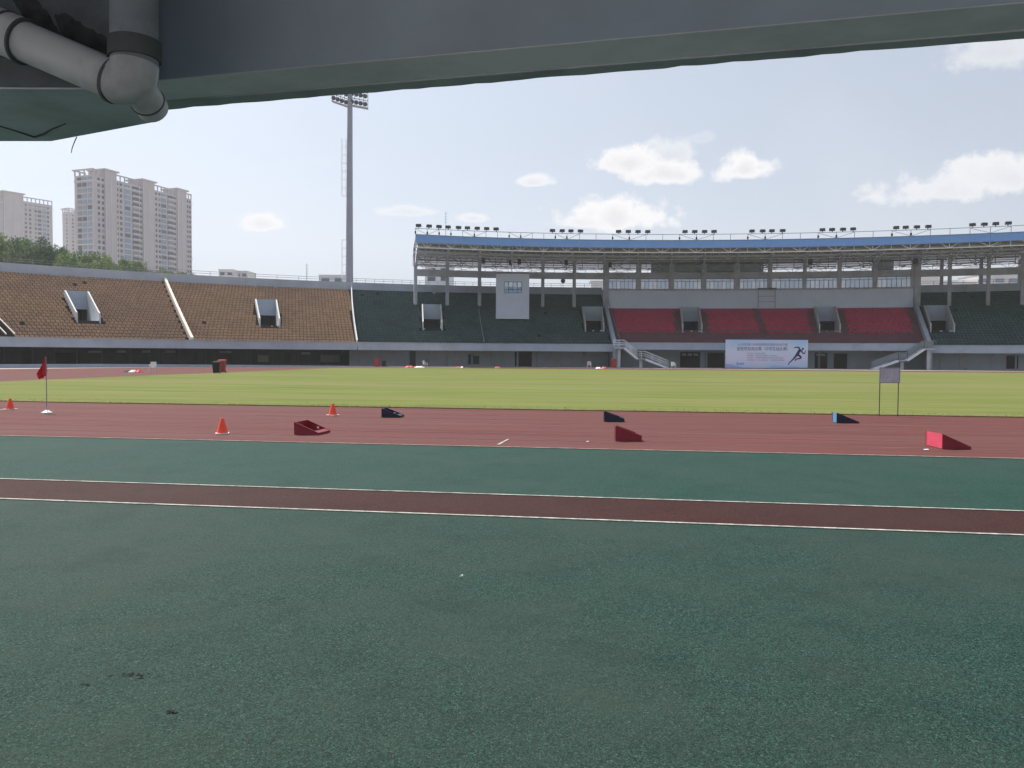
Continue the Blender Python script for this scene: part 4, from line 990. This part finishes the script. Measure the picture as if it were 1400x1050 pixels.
# ------------------------------------------------------------------ things on the field
def cone(px, py, label):
    p = atz(px, py, .012); root = thing('traffic_cone', label, 'traffic cone', (p.x, p.y, .012), 'orange cones on the track')
    return root
c0 = cone(304, 593.2, 'orange cone nearest the camera, left of the red wedge box')
b = c0.location
mb = MB(); mb.lathe(b+Vector((0, 0, .025)), [(.115, 0), (.108, .02), (.035, .285), (.026, .30), (.012, .302)], 20); mb.build('body', CONE, c0, True)
mb = MB(); mb.lathe(b, [(.15, 0), (.15, .018), (.12, .026)], 8); 
mb = MB(); mb.box(b+Vector((0, 0, .012)), (.26, .26, .024), .3); mb.build('base', PLASW, c0)
for px, py, lab in ((455, 568, 'orange cone by the grass edge behind the red wedge box'), (14, 560, 'orange cone on the white mark at the left edge')):
    p = atz(px, py, .012); dup(c0, (p.x, p.y, .012), random.uniform(0, 1), lab)
# flag
p = atz(64, 564.5, .012); fl = thing('flag', 'red flag on a thin pole with a white base at the left of the track', 'flag', (p.x, p.y, .012)); b = fl.location
mb = MB(); mb.lathe(b, [(.14, 0), (.14, .02), (.09, .035), (.04, .075), (.02, .08)], 20); mb.build('base', PLASW, fl, True)
mb = MB(); mb.tube([b+Vector((0, 0, .05)), b+Vector((0, 0, 1.52))], .011, 8); mb.build('pole', STEEL_G, fl, True)
mb = MB(); n, mm = 12, 8; vs_ = []
for i in range(n+1):
    s = i/n
    for j in range(mm+1):
        r_ = j/mm; wdt = (.03+.20*min(1, s*1.5))*(1-.25*max(0, s-.8)*5*(r_))
        x = -r_*wdt; y = .05*math.sin(r_*9+s*3)*(.3+s); z = 1.53-s*.52-.10*r_*(s > .0)*min(1, s*3)
        vs_.append(b+Vector((x, y, z)))
mb.add(vs_, [(i*(mm+1)+j, i*(mm+1)+j+1, (i+1)*(mm+1)+j+1, (i+1)*(mm+1)+j) for i in range(n) for j in range(mm)])
cl = mb.build('cloth', mat('red_cloth', (.50, .02, .035), (.60, .04, .05), 12, .8), fl, True); sd = cl.modifiers.new('thickness', 'SOLIDIFY'); sd.thickness = .004

# wedge shaped lane boxes: five boards each, open on top
def wedge(px, py, Ln, Wd, Hh, Hl, rz, mtl, label, tilt=0):
    p = atz(px, py, .014); root = thing('wedge_box', label, 'wedge box', (p.x, p.y, .014), 'wedge boxes on the track'); O = root.location
    c, s = math.cos(rz), math.sin(rz); X = Vector((c, s, 0)); Y = Vector((-s, c, 0)); Z = Vector((0, 0, 1)); t = .022
    def pr(name, pts, ydir, y0, y1):
        mb = MB(); n = len(pts); q = [O+X*x+Y*y0+Z*z for x, z in pts]+[O+X*x+Y*y1+Z*z for x, z in pts]
        mb.add(q, [tuple(range(n)), tuple(range(2*n-1, n-1, -1))]+[((i+1) % n, i, n+i, n+(i+1) % n) for i in range(n)]); return mb.build(name, mtl, root)
    side = [(0, 0), (Ln, 0), (Ln, Hl), (0, Hh)]
    pr('side_board', side, 1, 0, t); pr('side_board', side, 1, Wd-t, Wd)
    pr('end_board', [(.003, .003), (t, .003), (t, Hh-.008), (.003, Hh-.004)], 1, t, Wd-t)
    pr('low_board', [(Ln-.10, .003), (Ln-.003, .003), (Ln-.003, Hl-.004), (Ln-.10, Hl+.03)], 1, t, Wd-t)
    pr('base_board', [(t, .004), (Ln-.10, .004), (Ln-.10, .02), (t, .02)], 1, t, Wd-t)
    mb = MB(); hp = O+X*(Ln*.5)+Y*(Wd-t-.004)+Z*(Hh*.38); mb.tube([hp, hp-Y*.006], .026, 12); mb.build('hole_ring', PLASW, root)
    mb = MB(); hp = O+X*(Ln*.42)-Y*.001+Z*(Hh*.33); mb.tube([hp, hp-Y*.006], .024, 12); mb.build('hole_ring', mtl, root)
    return root
RB = mat('glossy_red_board', (.20, .014, .024), (.25, .022, .034), 9, .4, spec=.4); RB_LIT = mat('sunlit_red_board', (.62, .075, .13), (.70, .10, .16), 9, .45, spec=.3); RB3 = mat('pale_red_rim', (.55, .10, .14), (.62, .13, .17), 9, .4)  # the second red has sunlight put into it, for one end board
NB_ = mat('navy_board', (.007, .014, .034), (.010, .020, .046), 9, .4, spec=.4); NB_LIT = mat('sunlit_blue_board', (.10, .28, .50), (.13, .33, .56), 9, .4, spec=.5)  # the paler blue has sunlight put into it, for one end board
wedge(402, 594.2, .52, .62, .265, .05, R(-10), RB, 'open red wedge box lying left of the centre, hollow side showing')
wedge(841.5, 603.2, .50, .34, .29, .115, R(-4), RB, 'middle red wedge box in the lane in front of a blue one')
wk = wedge(1288.5, 613.8, .50, .66, .27, .045, R(-3), RB, 'large red wedge box on the right with sunlight painted on its end')
wedge(521.5, 570.5, .50, .40, .235, .05, R(-8), NB_, 'dark blue wedge box left of the centre near the grass edge')
wedge(826, 576.5, .50, .40, .25, .08, R(-4), NB_, 'dark blue wedge box behind the middle red one')
wx = wedge(1144, 578.2, .55, .32, .255, .03, R(-3), NB_, 'dark blue wedge box by the sign board with sunlight painted on its end')
for ch in wk.children:
    if ch.name.startswith('end_board'): ch.data.materials[0] = RB_LIT; ch['label'] = 'red end board with painted sunlight'
for ch in wx.children:
    if ch.name.startswith('end_board'):
        ch.data.materials[0] = NB_LIT; ch['label'] = 'blue end board with painted sunlight'

# two legged sign board
pl, pr_ = atz(1202, 568.6, .02), atz(1227.3, 569.2, .02)
sg = thing('sign_board', 'small grey notice board on two thin legs by the grass edge', 'sign', (pl.x, pl.y, .02)); d = (pr_-pl); d.z = 0; wS = d.length; d.normalize(); rzs = math.atan2(d.y, d.x)
for q in (pl, pr_):
    mb = MB(); mb.tube([q, q+Vector((0, 0, 1.36))], .013, 8); mb.build('leg', STEEL_D, sg, True)
mid = (pl+pr_)/2+Vector((0, -.02, 1.14))
mb = MB(); mb.box(mid, (wS+.02, .02, .40), rzs); mb.build('board', mat('notice_print', (.46, .48, .54), (.34, .36, .42), 14, .5, c3=(.55, .56, .60), s3=6), sg)
mb = MB()
for zz, hh in ((-.205, .02), (.205, .02)): mb.box(mid+Vector((0, -.002, zz)), (wS+.05, .03, hh), rzs)
for s in (-1, 1): mb.box(mid+d*(s*(wS/2+.018))+Vector((0, -.002, 0)), (.02, .03, .39), rzs)
mb.build('border', STEEL_G, sg)

# wheeled bins
def bin_(px, py, label, mtl, lid, rz, hh=1.0, grp='wheeled bins by the far bend'):
    p = atz(px, py, .012); root = thing('wheeled_bin', label, 'bin', (p.x, p.y, .012), grp); O = root.location; mb = MB()
    c, s = math.cos(rz), math.sin(rz)
    def T(x, y, z): return O+Vector((x*c-y*s, x*s+y*c, z))
    lo, hi = .24, .30
    mb.add([T(a*lo, b_*lo, .06) for a, b_ in ((-1, -1), (1, -1), (1, 1), (-1, 1))]+[T(a*hi, b_*hi*1.15, hh) for a, b_ in ((-1, -1), (1, -1), (1, 1), (-1, 1))], [(3, 2, 1, 0), (4, 5, 6, 7), (0, 1, 5, 4), (1, 2, 6, 5), (2, 3, 7, 6), (3, 0, 4, 7)])
    mb.build('body', mtl, root)
    mb = MB(); mb.add([T(-.34, -.42, hh+.003), T(.34, -.42, hh+.003), T(.34, .40, hh+.003), T(-.34, .40, hh+.003), T(-.30, -.36, hh+.09), T(.30, -.36, hh+.09), T(.30, .36, hh+.12), T(-.30, .36, hh+.12)], [(3, 2, 1, 0), (4, 5, 6, 7), (0, 1, 5, 4), (1, 2, 6, 5), (2, 3, 7, 6), (3, 0, 4, 7)]); mb.build('lid', lid, root)
    for s_ in (-1, 1):
        mb = MB(); mb.tube([T(s_*.2, .30, .1), T(s_*.27, .30, .1)], .1, 12); mb.build('wheel', BLACKP, root)
    return root
DRED = mat('dull_red_plastic', (.30, .04, .045), (.36, .06, .06), 5, .5)
bin_(296, 510.5, 'black wheeled bin standing in front of the red one', BLACKP, BLACKP, .2, .88)
bin_(303.5, 509.6, 'red wheeled bin standing behind the black one', DRED, DRED, .1, 1.02)
bin_(525, 501.4, 'small black bin by the wall under the green stand', BLACKP, BLACKP, .1, .75, 'bins along the stand wall')

# white plastic chairs
def chair_mesh(root, O, rz):
    c, s = math.cos(rz), math.sin(rz)
    def T(x, y, z): return O+Vector((x*c-y*s, x*s+y*c, z))
    ax = (Vector((c, s, 0)), Vector((-s, c, 0)), Vector((0, 0, 1)))
    mb = MB(); mb.box(T(0, 0, .43), (.48, .46, .04), ax=ax); mb.build('seat', PLASW, root)
    mb = MB()
    for k in range(5): mb.box(T(-.19+.095*k, .24+.02, .66), (.07, .03, .42), ax=ax)
    mb.box(T(0, .265, .885), (.50, .035, .06), ax=ax); mb.box(T(0, .245, .46), (.48, .03, .04), ax=ax); mb.build('backrest', PLASW, root)
    for x in (-.24, .24):
        mb = MB(); mb.bar(T(x, -.2, .63), T(x, .24, .66), .05); mb.bar(T(x, -.2, .44), T(x, -.2, .63), .04); mb.build('armrest', PLASW, root)
        for y in (-.22, .22): mb = MB(); mb.bar(T(x*.9, y*.85, .41), T(x*1.08, y*1.1, 0), .045); mb.build('leg', PLASW, root)
chs = None
for px, py, rz, lab in ((209, 509.2, .2, 'white plastic chair on the far track left of the bins'), (581.5, 502.8, 2.2, 'white plastic chair near the red mat under the green stand'), (805.5, 503.6, 3.0, 'white plastic chair just left of the open staircase'), (920.5, 504.4, .1, 'white plastic chair beside the dark doorway left of the banner')):
    p = atz(px, py, .012)
    if px < 500: p = p
    if chs is None:
        chs = thing('plastic_chair', lab, 'chair', (p.x, p.y, .012), 'white plastic chairs along the far side'); chair_mesh(chs, chs.location, 0); chs.rotation_euler = (0, 0, rz)
        c0_ = chs
    else: dup(c0_, (p.x, p.y, .012), rz, lab)

# low heaps of red and white matting
def heap(px, py, wdt, label, order):
    p = atz(px, py, .012); root = thing('folded_mat', label, 'folded mat', (p.x, p.y, .012), 'red and white mats lying on the far apron'); O = root.location
    x = -wdt/2
    for nm, frac, mtl, h in order:
        ln = wdt*frac; mb = MB(); n = 8; vs_ = []
        for i in range(n+1):
            for j in range(5):
                u, v = i/n, j/4; e = min(1, 4*u*(1-u)+.25)*min(1, 4*v*(1-v)+.15)
                vs_.append(O+Vector((x+u*ln, (v-.5)*.9, max(0.004, h*e*(1+.25*math.sin(i*2.3+j))))))
        mb.add(vs_, [(i*5+j, (i+1)*5+j, (i+1)*5+j+1, i*5+j+1) for i in range(n) for j in range(4)]); mb.build(nm, mtl, root, True); x += ln*.97
NAVYC = mat('dark_cloth', (.03, .03, .05), (.05, .05, .07), 6, .8)
heap(182, 509, 1.65, 'red, white and dark mat lying beside the white chair on the far track', [('fold', .36, NAVYC, 0.154), ('fold', .30, PLASW, 0.182), ('fold', .34, RED, 0.210)])
heap(567, 502.6, 2.6, 'long red and white mat next to the chair under the green stand', [('fold', .5, RED, 0.238), ('fold', .5, PLASW, 0.182)])
heap(630, 503, 1.1, 'small red and white mat on the apron left of the control room', [('fold', .5, RED, 0.196), ('fold', .3, PLASW, 0.196), ('fold', .2, NAVYC, 0.140)])
heap(682, 503.4, 1.1, 'small red mat on the apron below the control room', [('fold', .7, RED, 0.210), ('fold', .3, NAVYC, 0.154)])
heap(822, 504.2, 1.5, 'flat red and white mat left of the open staircase', [('fold', .5, PLASW, .2), ('fold', .5, RED, .25)])
def cabinet(px, py, wd_, hh, label):
    p = atz(px, py, .012); root = thing('red_cabinet', label, 'cabinet', (p.x, p.y, .012), 'red cabinets by the stand wall'); O = root.location
    mb = MB(); mb.box(O+Vector((0, .2, hh/2)), (wd_, .4, hh)); mb.build('body', DRED, root)
    mb = MB(); mb.box(O+Vector((0, -.015, hh/2)), (wd_*.86, .03, hh*.9)); d_ = mb.build('door', RED, root); mb = MB(); mb.box(O+Vector((wd_*.3, -.045, hh*.5)), (.05, .03, .2)); mb.build('handle', STEEL_G, d_)
cabinet(515, 501.3, .62, 1.15, 'red metal cabinet by the wall under the green stand'); cabinet(839, 502.6, .75, 1.25, 'red metal cabinet beside the foot of the open staircase')
# litter
for px, py, sz, lab in ((630.5, 788, .014, 'tiny white paper scrap on the near green rubber'), (1266, 614.8, .05, 'white paper scrap below the large red wedge box'), (803, 603.8, .03, 'white scrap on the track left of the middle red wedge')):
    p = atz(px, py, .02); mb = MB(); mb.add([p+Vector((-sz, -sz*.4, 0)), p+Vector((sz*.9, -sz*.5, .004)), p+Vector((sz, sz*.6, .012)), p+Vector((-sz*.6, sz*.7, .003)), p+Vector((0, 0, .015))], [(0, 1, 4), (1, 2, 4), (2, 3, 4), (3, 0, 4)])
    tag(mb.build('paper_scrap', PLASW), lab, 'litter', 'paper scraps')

# ------------------------------------------------------------------ near stand: overhang above the camera
SOF_LIT = mat('bounce_lit_soffit', (.90, .87, .96), (.92, .89, .97), 2.2, .75, .25, 40, c3=(.50, .52, .58), s3=.9, a3=.8, bdist=.004)  # bounce light from the track put into the paler soffit colour
SOF = mat('grey_teal_soffit', (.54, .63, .71), (.60, .68, .76), 2.2, .75, .25, 40, c3=(.30, .36, .40), s3=1.6, a3=.8, bdist=.004)
LIP = mat('bare_concrete_edge', (.42, .45, .50), (.50, .53, .58), 5, .85, .4, 60, c3=(.18, .18, .20), s3=3, bdist=.004)
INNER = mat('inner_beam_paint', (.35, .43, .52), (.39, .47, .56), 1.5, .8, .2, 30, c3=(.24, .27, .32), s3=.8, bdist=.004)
PVC = mat('old_white_pvc', (.50, .535, .57), (.57, .60, .63), 5, .4, c3=(.25, .26, .29), s3=3.5, a3=.8)
RECESS_SHADE = mat('recess_shade', (.03, .033, .04), (.09, .095, .11), 14, .9)  # near-black colour for the shade in the recess
COLLAR = mat('collar_rubber', (.07, .078, .085), (.11, .118, .125), 8, .6)
PVC2 = mat('dark_pvc', (.22, .255, .29), (.28, .31, .34), 5, .5, c3=(.12, .13, .15), s3=3.5, a3=.8)  # darker grey for the upright pipe
nst = thing('near_stand', 'concrete underside and edge beam of the stand above the camera', 'stand', (0, 0, 0))
ZB = 2.72
def lerp(a, b, t): return a+(b-a)*t
f0, f1 = atz(218, 148.5, ZB), atz(1400, 50, ZB); i0, i1 = atz(218, 110, ZB), atz(1400, 4, ZB); m0, m1 = atz(218, 138, ZB), atz(1400, 40, ZB)
def ext(a, b, t): return a+(b-a)*t
mb = MB(); n = 160; top, q = [], []
for k in range(n+1):
    t = -1.2+2.9*k/n
    jit = Vector((0, random.gauss(0, .0022)+.002*math.sin(k*1.7), random.gauss(0, .0012)))
    a = ext(f0, f1, t)+jit; b_ = ext(m0, m1, t)
    mb.v += [(a.x, a.y, ZB-.006+jit.z), (b_.x, b_.y, ZB-.006), (b_.x, b_.y, ZB+.1), (a.x, a.y+.003, ZB+1.1)]
for k in range(n):
    for j in range(4): mb.f.append((k*4+j, k*4+(j+1) % 4, (k+1)*4+(j+1) % 4, (k+1)*4+j))
mb.build('drip_edge', LIP, nst)
mb = MB(); A = [ext(m0, m1, -1.2), ext(m0, m1, 1.7), ext(i0, i1, 1.7), ext(i0, i1, -1.2)]
mb.add([(p.x, p.y, ZB) for p in A]+[(p.x, p.y, ZB+.9) for p in A], [(0, 1, 2, 3), (7, 6, 5, 4), (2, 6, 7, 3), (1, 5, 6, 2), (0, 3, 7, 4)]); mb.build('beam_soffit', SOF_LIT, nst)
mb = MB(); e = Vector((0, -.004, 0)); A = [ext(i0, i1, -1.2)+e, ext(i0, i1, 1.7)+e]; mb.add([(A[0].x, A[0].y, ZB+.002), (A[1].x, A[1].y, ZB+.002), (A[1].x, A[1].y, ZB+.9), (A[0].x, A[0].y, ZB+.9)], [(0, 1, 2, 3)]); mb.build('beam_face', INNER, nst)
mb = MB(); mb.add([(-9, -8, 3.25), (11, -8, 3.25), (11, 4, 3.25), (-9, 6, 3.25), (-9, -8, 3.9), (11, -8, 3.9), (11, 1.2, 3.9), (-9, 5.5, 3.9)], [(0, 1, 2, 3), (4, 7, 6, 5), (0, 4, 5, 1)])
A = [ext(i0, i1, -1.2), ext(i0, i1, 1.7)]
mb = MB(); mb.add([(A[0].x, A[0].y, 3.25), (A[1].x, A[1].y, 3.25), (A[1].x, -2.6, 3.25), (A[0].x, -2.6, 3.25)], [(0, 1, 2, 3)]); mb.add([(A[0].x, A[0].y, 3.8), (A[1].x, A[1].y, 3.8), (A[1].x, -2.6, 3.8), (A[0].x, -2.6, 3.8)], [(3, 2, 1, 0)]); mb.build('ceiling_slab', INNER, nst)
# lower block at the left with a step down
ZL = 2.555
pts = [atz(218, 165.5, ZL), atz(70, 193, ZL), atz(0, 193, ZL), atz(-420, 193, ZL)]
bk = [Vector((pts[3].x, 2.78, 0)), Vector((pts[0].x-.015, 2.78, 0))]
poly = [(p.x, p.y) for p in pts]+[(p.x, p.y) for p in bk]
mb = MB(); mb.prism(poly[::-1], ZL, 2.98); mb.build('lower_beam', SOF, nst)
mb = MB(); cp = [atz(x, y, ZL-.001) for x, y in ((-5, 171), (22, 179), (47, 187), (60, 183), (72, 176), (90, 169))]; mb.tube([lerp(p, p, 0) for p in cp], [.003, .004, .006, .005, .004, .002], 6); mb.build('crack', STEEL_D, nst)
mb = MB(); a_, b_ = aty(-420, 100, 2.776), aty(213, 100, 2.776); mb.box(((a_.x+b_.x)/2, 2.776, (ZL+.006+3.1)/2), (b_.x-a_.x, .006, 3.1-ZL-.006)); mb.build('beam_back', mat('shaded_beam_back', (.15, .18, .21), (.20, .23, .26), 3, .8, c3=(.07, .075, .085), s3=2.2, a3=.9), nst)  # recess shade put into a darker back colour
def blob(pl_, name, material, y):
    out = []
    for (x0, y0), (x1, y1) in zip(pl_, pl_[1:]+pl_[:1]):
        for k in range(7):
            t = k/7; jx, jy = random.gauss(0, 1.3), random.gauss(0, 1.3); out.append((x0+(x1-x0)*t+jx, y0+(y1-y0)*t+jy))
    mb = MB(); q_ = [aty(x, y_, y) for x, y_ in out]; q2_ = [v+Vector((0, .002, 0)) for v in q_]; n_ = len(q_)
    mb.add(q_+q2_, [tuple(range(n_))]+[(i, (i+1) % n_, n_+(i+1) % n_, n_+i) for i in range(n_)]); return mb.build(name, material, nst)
for pl_ in ([(14, -8), (40, -10), (66, 18), (84, 50), (60, 44), (30, 22)], [(72, 22), (88, 18), (118, 36), (154, 54), (158, 92), (128, 82), (92, 58)]): blob(pl_, 'recess_shade', RECESS_SHADE, 2.770)  # dark patches painted where the recess lies in shade
# drain pipe
def at_d(px, py, y): return aty(px, py, y)
dp = thing('drain_pipe', 'old white plastic drain pipe with elbow under the beam at upper left', 'pipe', aty(180, 100, 2.6))
A_, B_ = aty(8, 46, 2.66), aty(158, 110, 2.60); Cc = aty(183, 112, 2.58); Up = aty(183, 60, 2.58); Up2 = aty(183, -160, 2.58)
mb = MB(); mb.tube([A_, B_], .064, 28); mb.build('pipe', PVC, dp, True)
mb = MB(); d = (A_-B_).normalized(); A2 = A_-d*.06
mb.tube([A_-d*.075, A_, A_+d*.10, A_+d*.2+Vector((0, -.05, .01)), A_+d*.26+Vector((0, -.14, .02))], [.072, .0725, .0725, .0725, .0725], 28); mb.build('elbow', PVC, dp, True)
mb = MB(); mb.tube([A_-d*.078, A_-d*.070], .0755, 28); mb.tube([A_-d*.012, A_-d*.004], .0755, 28); mb.build('collar', COLLAR, dp, True)
def bez(p0, p1, p2, n=10): return [p0*(1-t)**2+p1*2*t*(1-t)+p2*t*t for t in [k/n for k in range(n+1)]]
mb = MB(); mb.tube([B_-(B_-A_).normalized()*-.0]+bez(B_+(B_-A_).normalized()*.004, Cc, aty(184, 88, 2.585))[1:], .0725, 28); mb.tube([aty(184, 112, 2.60), aty(199, 134, 2.68), aty(209, 149, 2.74)], [.060, .054, .052], 24); mb.build('elbow', PVC, dp, True)
mb = MB(); mb.tube([B_-(B_-A_).normalized()*.006, B_+(B_-A_).normalized()*.006], .0745, 28); mb.build('collar', COLLAR, dp, True)
mb = MB(); mb.tube([aty(201, 137.2, 2.694), aty(202, 138.8, 2.70)], .0565, 24); mb.build('collar', COLLAR, dp, True)
mb = MB(); mb.tube([aty(184, 90, 2.585), Up2], .072, 28); mb.build('pipe', PVC2, dp, True)
mb = MB(); mb.tube([aty(184, 82, 2.585), aty(184, 56, 2.585)], .079, 28); mb.build('clamp', COLLAR, dp, True)
# dry stalk hanging from the edge
pp = [aty(105, 187, 3.5), aty(101, 196, 3.5), aty(98.5, 203, 3.49), aty(97.5, 209, 3.49)]
mb = MB(); mb.tube(pp, [.0022, .002, .0018, .0015], 6); tag(mb.build('dry_stalk', STEEL_D), 'thin dry stalk hanging from the edge at upper left', 'stalk')

# ------------------------------------------------------------------ haze
HZ = bpy.data.materials.new('haze'); HZ.use_nodes = True; hn = HZ.node_tree.nodes; hl = HZ.node_tree.links; hn.clear()
pv = hn.new('ShaderNodeVolumePrincipled'); pv.inputs['Color'].default_value = (.93, .96, 1.0, 1); pv.inputs['Density'].default_value = .00026; pv.inputs['Anisotropy'].default_value = .2
ho = hn.new('ShaderNodeOutputMaterial'); hl.new(pv.outputs[0], ho.inputs['Volume'])
mb = MB(); mb.box((0, 300, 64), (3400*.5, 1300, 130)); 
tag(mb.build('haze', HZ), kind='stuff')
